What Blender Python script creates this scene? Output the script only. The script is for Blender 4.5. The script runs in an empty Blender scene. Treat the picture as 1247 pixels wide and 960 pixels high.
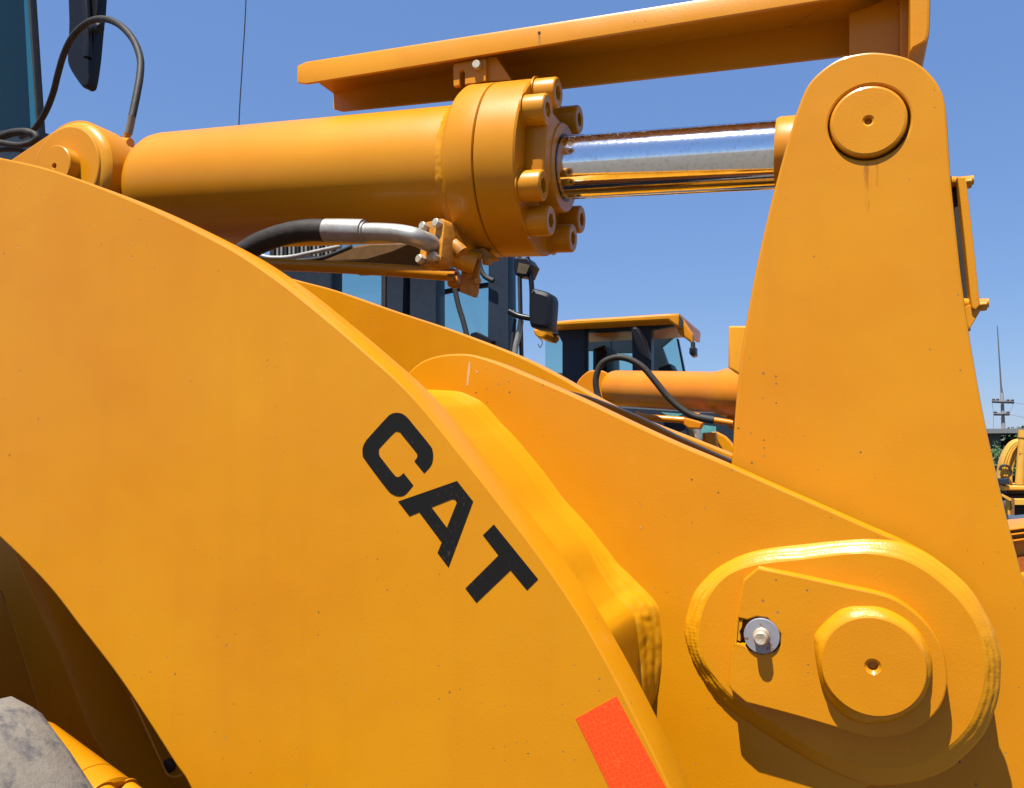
import bpy, bmesh, math, random
from mathutils import Vector, Matrix, noise
random.seed(7)
R = math.radians
C = bpy.context.scene.collection
sc = bpy.context.scene

# ------------------------------------------------------------------ camera
YAW, PITCH, F, CZ = R(21.0), R(4.0), 1055.0, 1.95
CAM = Vector((0, 0, CZ))
cd = bpy.data.cameras.new("camera"); cam = bpy.data.objects.new("camera", cd); C.objects.link(cam)
cam.location = CAM; cam.rotation_euler = (R(90) + PITCH, 0, YAW)
cd.sensor_width = 36; cd.lens = F / 1247 * 36; cd.clip_start = 0.02; cd.clip_end = 3000
sc.camera = cam
FW = Vector((-math.sin(YAW) * math.cos(PITCH), math.cos(YAW) * math.cos(PITCH), math.sin(PITCH)))
RT = Vector((math.cos(YAW), math.sin(YAW), 0)); UP = RT.cross(FW)

def P(px, py, Y):
    """point on the vertical plane y = Y that the photograph shows at px, py"""
    d = FW + RT * ((px - 623.5) / F) + UP * ((480 - py) / F)
    return CAM + d * (Y / d.y)

# ------------------------------------------------------------------ light
SUN = Vector((-0.09, -0.37, 0.92)).normalized()
EL = math.asin(SUN.z); ROT = math.atan2(SUN.x, SUN.y)
w = bpy.data.worlds.new("World"); sc.world = w; w.use_nodes = True
nt = w.node_tree; bg = nt.nodes['Background']
sky = nt.nodes.new('ShaderNodeTexSky'); sky.sky_type = 'NISHITA'; sky.sun_disc = False
sky.sun_elevation = EL; sky.sun_rotation = ROT
sky.air_density = 1.0; sky.dust_density = 0.3; sky.ozone_density = 2.0; sky.altitude = 0
tn = nt.nodes.new('ShaderNodeMix'); tn.data_type = 'RGBA'; tn.blend_type = 'MIX'; tn.inputs[0].default_value = .55
tn.inputs[7].default_value = (1.2, 2.55, 6.0, 1)   # evens the sky out: a slightly hazy, deeper blue all round
nt.links.new(sky.outputs[0], tn.inputs[6]); nt.links.new(tn.outputs[2], bg.inputs[0]); bg.inputs[1].default_value = 0.060
ld = bpy.data.lights.new("sun", 'SUN'); ld.energy = 5.0; ld.angle = R(0.53); ld.color = (1, 0.95, 0.87)
lo = bpy.data.objects.new("sun", ld); C.objects.link(lo); lo.location = (0, 0, 30)
lo.rotation_euler = SUN.to_track_quat('Z', 'Y').to_euler()
sc.view_settings.view_transform = 'Standard'; sc.view_settings.look = 'None'
sc.view_settings.exposure = 1.12; sc.view_settings.gamma = 1.0
sc.cycles.diffuse_bounces = 2

# ------------------------------------------------------------------ materials
def new_mat(name):
    m = bpy.data.materials.new(name); m.use_nodes = True
    return m, m.node_tree.nodes, m.node_tree.links, m.node_tree.nodes['Principled BSDF']

def ramp(N, L, src, p0, c0, p1, c1):
    r = N.new('ShaderNodeValToRGB'); e = r.color_ramp.elements
    e[0].position = p0; e[0].color = c0; e[1].position = p1; e[1].color = c1
    L.new(src, r.inputs[0]); return r.outputs[0]

def tex(N, L, co, scale, detail=3, rough=0.55):
    t = N.new('ShaderNodeTexNoise'); t.inputs['Scale'].default_value = scale
    t.inputs['Detail'].default_value = detail; t.inputs['Roughness'].default_value = rough
    L.new(co, t.inputs['Vector']); return t.outputs['Fac']

def mixc(N, L, f, a, b, mode='MIX'):
    m = N.new('ShaderNodeMix'); m.data_type = 'RGBA'; m.blend_type = mode
    for k, v in (('Factor', f), (6, a), (7, b)):
        s = m.inputs[0] if k == 'Factor' else m.inputs[k]
        if isinstance(v, (int, float, tuple)): s.default_value = v
        else: L.new(v, s)
    return m.outputs[2]

def paint(name, col, specks=True, rough=0.33, spk=75.0, dirt=0.25, coat=0.35, peel=0.03):
    m, N, L, b = new_mat(name)
    co = N.new('ShaderNodeTexCoord').outputs['Object']
    big = tex(N, L, co, 3.5, 4, 0.6); fine = tex(N, L, co, 60, 3)
    c2 = (col[0] * 0.93, col[1] * 0.84, col[2] * 0.8, 1)
    base = mixc(N, L, ramp(N, L, big, .35, (0, 0, 0, 1), .7, (1, 1, 1, 1)), (*col, 1), c2)
    # dusty film
    du = tex(N, L, co, 9, 6, 0.7)
    base = mixc(N, L, ramp(N, L, du, .55, (0, 0, 0, 1), .9, (dirt, dirt, dirt, 1)), base, (0.42, 0.185, 0.016, 1))
    mp = N.new('ShaderNodeMapping'); mp.inputs['Scale'].default_value = (26, 26, 1.3); L.new(co, mp.inputs[0])
    stk = tex(N, L, mp.outputs[0], 1.0, 4, .6)
    base = mixc(N, L, ramp(N, L, stk, .50, (0, 0, 0, 1), .85, (dirt * .45,) * 3 + (1,)), base, (col[0] * .62, col[1] * .56, col[2] + .004, 1))
    bumpin = None
    if specks:
        v = N.new('ShaderNodeTexVoronoi'); v.voronoi_dimensions = '2D'; v.inputs['Scale'].default_value = spk
        sx_ = N.new('ShaderNodeSeparateXYZ'); L.new(co, sx_.inputs[0]); ad = N.new('ShaderNodeMath'); ad.operation = 'ADD'
        L.new(sx_.outputs[0], ad.inputs[0]); L.new(sx_.outputs[1], ad.inputs[1])
        cx_ = N.new('ShaderNodeCombineXYZ'); L.new(ad.outputs[0], cx_.inputs[0]); L.new(sx_.outputs[2], cx_.inputs[1]); L.new(cx_.outputs[0], v.inputs['Vector'])
        # radius of each chip depends on the cell's own random colour
        sep = N.new('ShaderNodeSeparateColor'); L.new(v.outputs['Color'], sep.inputs[0])
        rad = N.new('ShaderNodeMapRange'); L.new(sep.outputs[0], rad.inputs['Value'])
        rad.inputs['From Min'].default_value = 0.80; rad.inputs['From Max'].default_value = 1
        rad.inputs['To Min'].default_value = 0; rad.inputs['To Max'].default_value = 0.11
        msk = tex(N, L, co, 5, 2); mk2 = N.new('ShaderNodeMath'); mk2.operation = 'MULTIPLY'
        L.new(ramp(N, L, msk, .45, (0.25,)*3 + (1,), .62, (1, 1, 1, 1)), mk2.inputs[0]); L.new(rad.outputs[0], mk2.inputs[1])
        lt = N.new('ShaderNodeMath'); lt.operation = 'LESS_THAN'
        L.new(v.outputs['Distance'], lt.inputs[0]); L.new(mk2.outputs[0], lt.inputs[1])
        spc = mixc(N, L, sep.outputs[1], (0.10, 0.055, 0.03, 1), (0.30, 0.17, 0.05, 1))
        base = mixc(N, L, lt.outputs[0], base, spc)
        bumpin = lt.outputs[0]
    L.new(base, b.inputs['Base Color'])
    rr = N.new('ShaderNodeMapRange'); L.new(du, rr.inputs['Value'])
    rr.inputs['To Min'].default_value = rough - .07; rr.inputs['To Max'].default_value = rough + .15
    L.new(rr.outputs[0], b.inputs['Roughness'])
    b.inputs['Specular IOR Level'].default_value = .26; b.inputs['Coat Weight'].default_value = coat * .4; b.inputs['Coat Roughness'].default_value = 0.12
    bp = N.new('ShaderNodeBump'); bp.inputs['Strength'].default_value = peel; bp.inputs['Distance'].default_value = 0.004
    L.new(tex(N, L, co, 330, 2), bp.inputs['Height'])
    bp2 = N.new('ShaderNodeBump'); bp2.inputs['Strength'].default_value = 0.12; bp2.inputs['Distance'].default_value = 0.01
    L.new(tex(N, L, co, 7, 2), bp2.inputs['Height']); L.new(bp.outputs[0], bp2.inputs['Normal'])
    nrm = bp2.outputs[0]
    if bumpin:
        bp3 = N.new('ShaderNodeBump'); bp3.invert = True; bp3.inputs['Strength'].default_value = .5; bp3.inputs['Distance'].default_value = .001
        L.new(bumpin, bp3.inputs['Height']); L.new(nrm, bp3.inputs['Normal']); nrm = bp3.outputs[0]
    L.new(nrm, b.inputs['Normal'])
    return m

def sparkle(m, c, rad=.034):
    """coarse dry-spray grain on one small patch of the paint, round c in the object's own coordinates"""
    N, L = m.node_tree.nodes, m.node_tree.links; b = N['Principled BSDF']
    co = N.new('ShaderNodeTexCoord').outputs['Object']
    d = N.new('ShaderNodeVectorMath'); d.operation = 'DISTANCE'; L.new(co, d.inputs[0]); d.inputs[1].default_value = c
    mr = N.new('ShaderNodeMapRange'); mr.interpolation_type = 'SMOOTHSTEP'; L.new(d.outputs['Value'], mr.inputs['Value'])
    mr.inputs['From Min'].default_value = rad; mr.inputs['From Max'].default_value = 0; mr.inputs['To Min'].default_value = 0; mr.inputs['To Max'].default_value = 1
    bp = N.new('ShaderNodeBump'); bp.inputs['Distance'].default_value = .007; L.new(mr.outputs[0], bp.inputs['Strength'])
    L.new(tex(N, L, co, 560, 1), bp.inputs['Height'])
    old = b.inputs['Normal'].links[0].from_socket; L.new(old, bp.inputs['Normal']); L.new(bp.outputs[0], b.inputs['Normal']); L.new(bp.outputs[0], b.inputs['Coat Normal'])

def plain(name, col, rough=0.5, metal=0.0, var=0.15, scale=30, bump=0.1, col2=None, coat=0):
    m, N, L, b = new_mat(name)
    co = N.new('ShaderNodeTexCoord').outputs['Object']
    n = tex(N, L, co, scale, 5, .65)
    c2 = col2 or tuple(c * (1 - var * 2) for c in col)
    L.new(mixc(N, L, ramp(N, L, n, .35, (0, 0, 0, 1), .68, (1, 1, 1, 1)), (*col, 1), (*c2, 1)), b.inputs['Base Color'])
    b.inputs['Roughness'].default_value = rough; b.inputs['Metallic'].default_value = metal
    if not metal: b.inputs['Specular IOR Level'].default_value = .25
    b.inputs['Coat Weight'].default_value = coat
    bp = N.new('ShaderNodeBump'); bp.inputs['Strength'].default_value = bump; bp.inputs['Distance'].default_value = .003
    L.new(tex(N, L, co, scale * 5, 3), bp.inputs['Height']); L.new(bp.outputs[0], b.inputs['Normal'])
    return m

YEL = (0.50, 0.200, 0.0015)
M_arm = paint('yellow_paint_chipped', YEL, True)
M_yel = paint('yellow_paint', YEL, True, spk=60, peel=.05)
M_weld = paint('yellow_paint_weld', (0.52, 0.225, 0.003), False, rough=.30, peel=.05)
M_cyl = paint('yellow_paint_cylinder', (0.48, 0.196, 0.002), False, rough=.36, peel=.03)
M_org = paint('orange_paint', (0.52, 0.175, 0.003), False)
M_black = plain('black_plastic', (0.009, 0.009, 0.012), .35, var=.1)
M_navy = plain('dark_cab_paint', (0.022, 0.030, 0.045), .3, var=.1)
M_hose = plain('black_rubber_hose', (0.017, 0.015, 0.013), .6, var=.2, scale=80, bump=.25, col2=(.034, .027, .021))
M_steel = plain('zinc_steel', (0.36, 0.36, 0.34), .46, .55, col2=(.26, .24, .2), scale=25, bump=.12)
M_bolt = plain('zinc_bolt', (0.50, 0.47, 0.38), .42, .45, col2=(.36, .27, .15), scale=60, bump=.1)
M_washer = plain('grey_washer_steel', (0.28, 0.28, 0.31), .45, .4, col2=(.20, .20, .24), scale=50, bump=.15)
M_brown = plain('oily_yellow_steel', (0.48, 0.19, 0.015), .45, .0, col2=(.24, .10, .02), scale=60, bump=.2)
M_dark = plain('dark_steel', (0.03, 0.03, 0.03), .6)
def stain():
    m, N, L, b = new_mat('faint_grease_stain')
    co = N.new('ShaderNodeTexCoord').outputs['Object']
    b.inputs['Base Color'].default_value = (.36, .13, .01, 1); b.inputs['Roughness'].default_value = .4
    mp = N.new('ShaderNodeMapping'); mp.inputs['Scale'].default_value = (220, 220, 30); L.new(co, mp.inputs[0])
    L.new(ramp(N, L, tex(N, L, mp.outputs[0], 1, 3), .4, (0, 0, 0, 1), .75, (.38, .38, .38, 1)), b.inputs['Alpha'])
    return m
M_stain = stain()
M_oil2 = plain('greasy_brown', (.085, .045, .015), .5)
M_fit = plain('dusty_fitting', (.17, .145, .11), .5)
M_oil = plain('oily_dark_brown', (.035, .022, .012), .5)
M_under = paint('inner_frame_paint', (0.62, 0.27, 0.04), False, rough=.5, dirt=.6)
M_decal = None

def decal():
    m, N, L, b = new_mat('black_vinyl')
    co = N.new('ShaderNodeTexCoord').outputs['Object']
    n = tex(N, L, co, 260, 2, .5); msk = tex(N, L, co, 14, 3)
    mm = N.new('ShaderNodeMath'); mm.operation = 'MULTIPLY'
    L.new(ramp(N, L, n, .62, (0, 0, 0, 1), .68, (1, 1, 1, 1)), mm.inputs[0])
    L.new(ramp(N, L, msk, .5, (0, 0, 0, 1), .6, (.2, .2, .2, 1)), mm.inputs[1])
    L.new(mixc(N, L, mm.outputs[0], (0.007, 0.006, 0.005, 1), (0.10, 0.08, 0.05, 1)), b.inputs['Base Color'])
    b.inputs['Roughness'].default_value = .5; b.inputs['Specular IOR Level'].default_value = .18
    return m
M_decal = decal()

def reflective():
    m, N, L, b = new_mat('orange_reflective_tape')
    co = N.new('ShaderNodeTexCoord').outputs['Object']
    mp = N.new('ShaderNodeMapping'); mp.inputs['Rotation'].default_value = (0, R(28), 0); L.new(co, mp.inputs[0])
    v = N.new('ShaderNodeTexVoronoi'); v.feature = 'DISTANCE_TO_EDGE'; v.inputs['Scale'].default_value = 190
    v.inputs['Randomness'].default_value = .6
    L.new(mp.outputs[0], v.inputs['Vector'])
    L.new(mixc(N, L, ramp(N, L, v.outputs[0], .01, (.5, .5, .5, 1), .07, (0, 0, 0, 1)), (0.66, 0.048, 0.001, 1), (0.78, 0.13, 0.012, 1)), b.inputs['Base Color'])
    b.inputs['Roughness'].default_value = .3; b.inputs['Coat Weight'].default_value = .5
    return m
M_tape = reflective()

def washer_mat():
    m, N, L, b = new_mat('grey_washer_rust')
    co = N.new('ShaderNodeTexCoord').outputs['Object']
    c = mixc(N, L, tex(N, L, co, 60, 4), (0.30, 0.30, 0.33, 1), (0.20, 0.20, 0.23, 1))
    L.new(mixc(N, L, ramp(N, L, tex(N, L, co, 95, 3), .60, (0, 0, 0, 1), .66, (.9, .9, .9, 1)), c, (0.20, 0.055, 0.015, 1)), b.inputs['Base Color'])
    b.inputs['Roughness'].default_value = .5; b.inputs['Metallic'].default_value = .35
    return m
M_washer = washer_mat()

def chrome():
    m, N, L, b = new_mat('chromed_rod')
    b.inputs['Metallic'].default_value = 1
    co = N.new('ShaderNodeTexCoord').outputs['Object']
    n = tex(N, L, co, 150, 3, .6)
    L.new(mixc(N, L, ramp(N, L, n, .5, (0, 0, 0, 1), .75, (1, 1, 1, 1)), (0.83, 0.84, 0.86, 1), (0.66, 0.66, 0.66, 1)), b.inputs['Base Color'])
    # fine oil and dust spots on the top of the rod (world up side)
    rr = N.new('ShaderNodeMapRange'); L.new(n, rr.inputs['Value']); rr.inputs['To Min'].default_value = .02; rr.inputs['To Max'].default_value = .13
    L.new(rr.outputs[0], b.inputs['Roughness'])
    bp = N.new('ShaderNodeBump'); bp.inputs['Strength'].default_value = .04; bp.inputs['Distance'].default_value = .001
    L.new(n, bp.inputs['Height']); L.new(bp.outputs[0], b.inputs['Normal'])
    return m
M_chrome = chrome()

def glass(name, tint, gloss=.08):
    m = bpy.data.materials.new(name); m.use_nodes = True
    N, L = m.node_tree.nodes, m.node_tree.links; N.clear()
    o = N.new('ShaderNodeOutputMaterial'); t = N.new('ShaderNodeBsdfTransparent'); g = N.new('ShaderNodeBsdfGlossy')
    t.inputs[0].default_value = (*tint, 1); g.inputs['Roughness'].default_value = .03
    mx = N.new('ShaderNodeMixShader'); lw = N.new('ShaderNodeLayerWeight'); lw.inputs[0].default_value = .08
    L.new(lw.outputs['Facing'], mx.inputs[0]); L.new(t.outputs[0], mx.inputs[1]); L.new(g.outputs[0], mx.inputs[2]); L.new(mx.outputs[0], o.inputs[0])
    return m
M_glass = glass('green_tinted_glass', (0.84, 0.93, 0.91))
M_glassd = glass('dark_tinted_glass', (0.36, 0.66, 0.58))

def rubber():
    m, N, L, b = new_mat('dusty_tyre_rubber')
    co = N.new('ShaderNodeTexCoord').outputs['Object']
    n = tex(N, L, co, 30, 6, .65); n2 = tex(N, L, co, 70, 5, .7)
    c = mixc(N, L, ramp(N, L, n2, .3, (0, 0, 0, 1), .7, (1, 1, 1, 1)), (0.125, 0.113, 0.095, 1), (0.165, 0.15, 0.127, 1))
    c = mixc(N, L, ramp(N, L, n, .50, (0, 0, 0, 1), .62, (.85, .85, .85, 1)), c, (0.055, 0.054, 0.062, 1))
    L.new(c, b.inputs['Base Color']); b.inputs['Roughness'].default_value = .9
    bp = N.new('ShaderNodeBump'); bp.inputs['Strength'].default_value = .5; bp.inputs['Distance'].default_value = .004
    L.new(n2, bp.inputs['Height']); L.new(bp.outputs[0], b.inputs['Normal'])
    return m
M_rub = rubber()

# ------------------------------------------------------------------ mesh helpers
ROOT = {}
def link(o, parent=None, label=None):
    C.objects.link(o)
    if parent: o.parent = parent; ROOT[o.name] = ROOT[parent.name]
    if label: o['label'] = label
    return o

def thing(name, loc, label, cat, group=None):
    o = bpy.data.objects.new(name, None); C.objects.link(o); o.location = loc; ROOT[o.name] = Vector(loc)
    o['label'] = label; o['category'] = cat
    if group: o['group'] = group
    return o

def sharp(bm, ang=38):
    for f in bm.faces: f.smooth = len(f.verts) == 4
    for e in bm.edges:
        if len(e.link_faces) == 2 and e.calc_face_angle(0) > R(ang): e.smooth = False

def mk(name, bm, mat, parent=None, label=None, ang=38, recalc=True):
    if recalc: bmesh.ops.recalc_face_normals(bm, faces=bm.faces)
    sharp(bm, ang)
    me = bpy.data.meshes.new(name)
    if parent: bm.transform(Matrix.Translation(-ROOT[parent.name]))
    bm.to_mesh(me); bm.free(); me.materials.append(mat)
    return link(bpy.data.objects.new(name, me), parent, label)

def place(name, me, M, parent, label=None):
    o = bpy.data.objects.new(name, me)
    C.objects.link(o); o.parent = parent; ROOT[o.name] = ROOT[parent.name]
    o.matrix_local = Matrix.Translation(-ROOT[parent.name]) @ M
    if label: o['label'] = label
    return o

def chaikin(pts, n=2, closed=True):
    for _ in range(n):
        q = []; m = len(pts)
        for i in range(m if closed else m - 1):
            a, b = pts[i], pts[(i + 1) % m]
            q += [tuple(a[k] * .75 + b[k] * .25 for k in range(len(a))), tuple(a[k] * .25 + b[k] * .75 for k in range(len(a)))]
        if not closed: q = [pts[0]] + q + [pts[-1]]
        pts = q
    return pts

def spline(pts, n=6, closed=True):
    """Catmull-Rom through the points; a point with a third value 1 stays a corner"""
    out = []; m = len(pts); D = 2
    for i in range(m if closed else m - 1):
        p = [pts[(i + k - 1) % m] if closed else pts[max(0, min(m - 1, i + k - 1))] for k in range(4)]
        c1 = len(p[1]) > 2; c2 = len(p[2]) > 2
        P0 = p[0] if not c1 else p[1]; P3 = p[3] if not c2 else p[2]
        for s in range(n):
            t = s / n
            out.append(tuple(0.5 * (2 * p[1][k] + (p[2][k] - P0[k]) * t + (2 * P0[k] - 5 * p[1][k] + 4 * p[2][k] - P3[k]) * t * t
                       + (-P0[k] + 3 * p[1][k] - 3 * p[2][k] + P3[k]) * t ** 3) for k in range(D)))
    if not closed: out.append(tuple(pts[-1][:2]))
    return out

def area2(p): return sum(p[i][0] * p[(i + 1) % len(p)][1] - p[(i + 1) % len(p)][0] * p[i][1] for i in range(len(p)))

def inset(p, d):
    """d>0 shrinks a CCW loop"""
    n = len(p); out = []
    for i in range(n):
        a, b, c = Vector(p[i - 1]), Vector(p[i]), Vector(p[(i + 1) % n])
        u = (b - a); v = (c - b)
        if u.length < 1e-9: u = v
        if v.length < 1e-9: v = u
        u.normalize(); v.normalize()
        n1 = Vector((-u.y, u.x)); n2 = Vector((-v.y, v.x)); m = n1 + n2
        if m.length < 1e-6: m = n1
        m.normalize(); k = max(.35, m.dot(n1))
        out.append(tuple(b + m * (d / k)))
    return out

def plate_bm(bm, outer, holes, thick, bev, to3):
    """outer, holes: 2D loops; to3(x,y,d) maps to 3D with depth d behind the front face"""
    loops = []
    for k, lp in enumerate([outer] + list(holes)):
        lp = [tuple(q[:2]) for q in lp]
        if (area2(lp) > 0) != (k == 0): lp = lp[::-1]
        loops.append(lp)
    front = []; allE = []
    for lp in loops:
        rows = []
        steps = [(bev, 0), (bev * .29, bev * .29), (0, bev)] if bev > 0 else [(0, 0)]
        for ins, dep in steps:
            rows.append([bm.verts.new(to3(x, y, dep)) for x, y in (inset(lp, ins) if ins else lp)])
        rows.append([bm.verts.new(to3(x, y, thick)) for x, y in lp])
        n = len(lp)
        for a, b in zip(rows, rows[1:]):
            for i in range(n): bm.faces.new((a[i], a[(i + 1) % n], b[(i + 1) % n], b[i]))
        front.append((rows[0], rows[-1]))
    for which in (0, 1):
        edges = []
        for fr in front:
            vs = fr[which]; n = len(vs)
            for i in range(n): edges.append(bm.edges.get((vs[i], vs[(i + 1) % n])))
        res = bmesh.ops.triangle_fill(bm, edges=edges, use_beauty=True, use_dissolve=False)
        for e in edges: allE.append(e)
    return allE

def xz(Y0): return lambda x, z, d: Vector((x, Y0 + d, z))
def pxz(pts, Y): return [(lambda v: (v.x, v.z))(P(a[0], a[1], Y)) for a in pts]

def plate(name, px, Y, thick, mat, parent, bev=.003, holes=(), label=None, smooth=0, hx=(), n=6):
    """px: outline in photograph pixels on plane Y; real plate of real thickness behind it"""
    if smooth: px = spline(px, n)
    bm = bmesh.new()
    E = plate_bm(bm, pxz(px, Y), [pxz(h, Y) for h in holes] + list(hx), thick, bev, xz(Y))
    bmesh.ops.recalc_face_normals(bm, faces=bm.faces)
    return mk(name, bm, mat, parent, label, ang=30)

def circ(cx, cy, r, n=40, a0=0): return [(cx + r * math.cos(a0 + 2 * math.pi * i / n), cy + r * math.sin(a0 + 2 * math.pi * i / n)) for i in range(n)]

def basis(axis, up=Vector((0, 0, 1))):
    a = axis.normalized()
    if abs(a.dot(up)) > .98: up = Vector((0, 1, 0))
    u = up - a * up.dot(a); u.normalize(); v = a.cross(u)
    return a, u, v

def lathe(bm, O, axis, prof, n=48, hexfrom=None, up=Vector((0, 0, 1))):
    """prof: (t, r) along axis; r=0 closes"""
    a, u, v = basis(axis, up); rows = []
    for k, (t, r) in enumerate(prof):
        c = O + a * t
        if r <= 1e-7: rows.append([bm.verts.new(c)]); continue
        row = []
        for i in range(n):
            th = 2 * math.pi * i / n; rr = r
            if hexfrom and hexfrom[0] <= k <= hexfrom[1]:
                q = (th % (math.pi / 3)) - math.pi / 6; rr = r * math.cos(math.pi / 6) / math.cos(q)
            row.append(bm.verts.new(c + u * (rr * math.cos(th)) + v * (rr * math.sin(th))))
        rows.append(row)
    for A, B in zip(rows, rows[1:]):
        if len(A) == 1 and len(B) == 1: continue
        for i in range(n):
            j = (i + 1) % n
            if len(A) == 1: bm.faces.new((A[0], B[j], B[i]))
            elif len(B) == 1: bm.faces.new((A[i], A[j], B[0]))
            else: bm.faces.new((A[i], A[j], B[j], B[i]))

def lath(name, O, axis, prof, mat, parent, n=48, hexfrom=None, label=None, ang=38):
    bm = bmesh.new(); lathe(bm, O, axis, prof, n, hexfrom); return mk(name, bm, mat, parent, label, ang)

def tube_bm(bm, pts, r, n=12, cap=True):
    rows = []; prev = None; m = len(pts)
    for i, p in enumerate(pts):
        t = (pts[min(i + 1, m - 1)] - pts[max(i - 1, 0)]).normalized()
        if prev is None: _, u, v = basis(t)
        else:
            u = prev - t * prev.dot(t); u.normalize(); v = t.cross(u)
        prev = u; rr = r[i] if isinstance(r, (list, tuple)) else r
        rows.append([bm.verts.new(p + u * rr * math.cos(2 * math.pi * k / n) + v * rr * math.sin(2 * math.pi * k / n)) for k in range(n)])
    for A, B in zip(rows, rows[1:]):
        for k in range(n): bm.faces.new((A[k], A[(k + 1) % n], B[(k + 1) % n], B[k]))
    if cap: bm.faces.new(rows[0]); bm.faces.new(rows[-1])

def curve3(pts, n=8):
    out = []; m = len(pts)
    for i in range(m - 1):
        p = [pts[max(0, min(m - 1, i + k - 1))] for k in range(4)]
        for s in range(n):
            t = s / n
            out.append(0.5 * (2 * p[1] + (p[2] - p[0]) * t + (2 * p[0] - 5 * p[1] + 4 * p[2] - p[3]) * t * t + (-p[0] + 3 * p[1] - 3 * p[2] + p[3]) * t ** 3))
    out.append(pts[-1].copy()); return out

def tube(name, pxpts, r, mat, parent, n=14, label=None, smooth=True):
    """pxpts: (px, py, Y)"""
    pts = [P(*q) for q in pxpts]
    if smooth: pts = curve3(pts)
    bm = bmesh.new(); tube_bm(bm, pts, r, n); return mk(name, bm, mat, parent, label, ang=50)

def box_bm(bm, c, size, M=None, bev=0):
    r = bmesh.ops.create_cube(bm, size=1)
    T = Matrix.Translation(c) @ (M.to_4x4() if M else Matrix.Identity(4)) @ Matrix.Diagonal((*size, 1))
    bmesh.ops.transform(bm, matrix=T, verts=r['verts'])
    if bev:
        es = list({e for v in r['verts'] for e in v.link_edges})
        bmesh.ops.bevel(bm, geom=es, offset=bev, segments=2, affect='EDGES', profile=.5)

def box(name, c, size, mat, parent=None, M=None, bev=0, label=None):
    bm = bmesh.new(); box_bm(bm, Vector(c), size, M, bev); return mk(name, bm, mat, parent, label, ang=50)

def bar(name, a, b, wy, wn, mat, parent, bev=.002, label=None):
    """rectangular bar from a to b, wy wide along +y, wn across"""
    d = (b - a); L = d.length; x = d.normalized(); y = Vector((0, 1, 0)); y = (y - x * y.dot(x)).normalized(); z = x.cross(y)
    M = Matrix((x, y, z)).transposed()
    return box(name, (a + b) / 2, (L, wy, wn), mat, parent, M, bev, label)

def polar(pts, c, N):
    """radius of a star-shaped smooth outline at N even angles"""
    d = spline(pts, 8); out = []
    for i in range(N):
        th = 2 * math.pi * i / N; dx, dy = math.cos(th), math.sin(th); best = None
        for k in range(len(d)):
            x1, y1 = d[k][0] - c[0], d[k][1] - c[1]; x2, y2 = d[(k + 1) % len(d)][0] - c[0], d[(k + 1) % len(d)][1] - c[1]
            den = dx * (y2 - y1) - dy * (x2 - x1)
            if abs(den) < 1e-9: continue
            t = (x1 * (y2 - y1) - y1 * (x2 - x1)) / den; s = (x1 * dy - y1 * dx) / den
            if t > 0 and -1e-6 <= s <= 1 + 1e-6 and (best is None or t > best): best = t
        out.append(best if best else (out[-1] if out else 1))
    return [(c[0] + out[i] * math.cos(2 * math.pi * i / N), c[1] + out[i] * math.sin(2 * math.pi * i / N)) for i in range(N)]

def weld(name, outer, inner, Y0, Y1, mat, parent, rows=10, amp=.0018, beads=3, bulge=.25, label=None, seed=0, rough=None, pw=.9):
    """fused multi-pass weld between an outer loop on plane Y0 and an inner loop on plane Y1 (world x,z loops of equal length)"""
    bm = bmesh.new(); n = len(outer); R_ = []; arc = [0]
    for i in range(1, n): arc.append(arc[-1] + math.hypot(outer[i][0] - outer[i - 1][0], outer[i][1] - outer[i - 1][1]))
    for r in range(rows + 1):
        t = r / rows; row = []; e = math.sin(t * math.pi)
        for i in range(n):
            x = outer[i][0] * (1 - t) + inner[i][0] * t; z = outer[i][1] * (1 - t) + inner[i][1] * t
            y = Y0 + (Y1 - Y0) * (t ** pw)
            nx, nz = outer[i][0] - inner[i][0], outer[i][1] - inner[i][1]; l = math.hypot(nx, nz) or 1; nx /= l; nz /= l
            k = rough(x, z) if rough else 1
            ox, oz = outer[i]
            tw = t + .10 * noise.noise(Vector((ox * 22, oz * 22, seed)))          # beads wander a little
            gro = abs(math.sin(tw * math.pi * beads))
            rip = noise.noise(Vector((ox * 105 + t * 2.2, oz * 105, t * 5 + seed)))
            lum = noise.noise(Vector((ox * 38, oz * 38, seed + t * 1.5)))
            frac = (tw * beads) % 1.0; chev = math.sin(arc[i] * 1350 + abs(frac - .5) * 5 + lum * 9)
            fade = min(1, e * 2.2) if 0 < r < rows else 0
            d = bulge * l * e * .5 + amp * (gro * 1.1 * min(1, k * 1.4) + (rip * .5 + lum * 1.3 + chev * .045) * k) * fade
            edge = amp * 1.6 * lum * k if r == 0 else 0
            row.append(bm.verts.new(Vector((x + nx * (d * .7 + edge), y - d * .7, z + nz * (d * .7 + edge)))))
        R_.append(row)
    for A, B in zip(R_, R_[1:]):
        for i in range(n): bm.faces.new((A[i], A[(i + 1) % n], B[(i + 1) % n], B[i]))
    return mk(name, bm, mat, parent, label, ang=80)

def crop(x0, y0, s): return lambda pts: [(x0 + p[0] / s, y0 + p[1] / s) + tuple(p[2:]) for p in pts]

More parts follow.
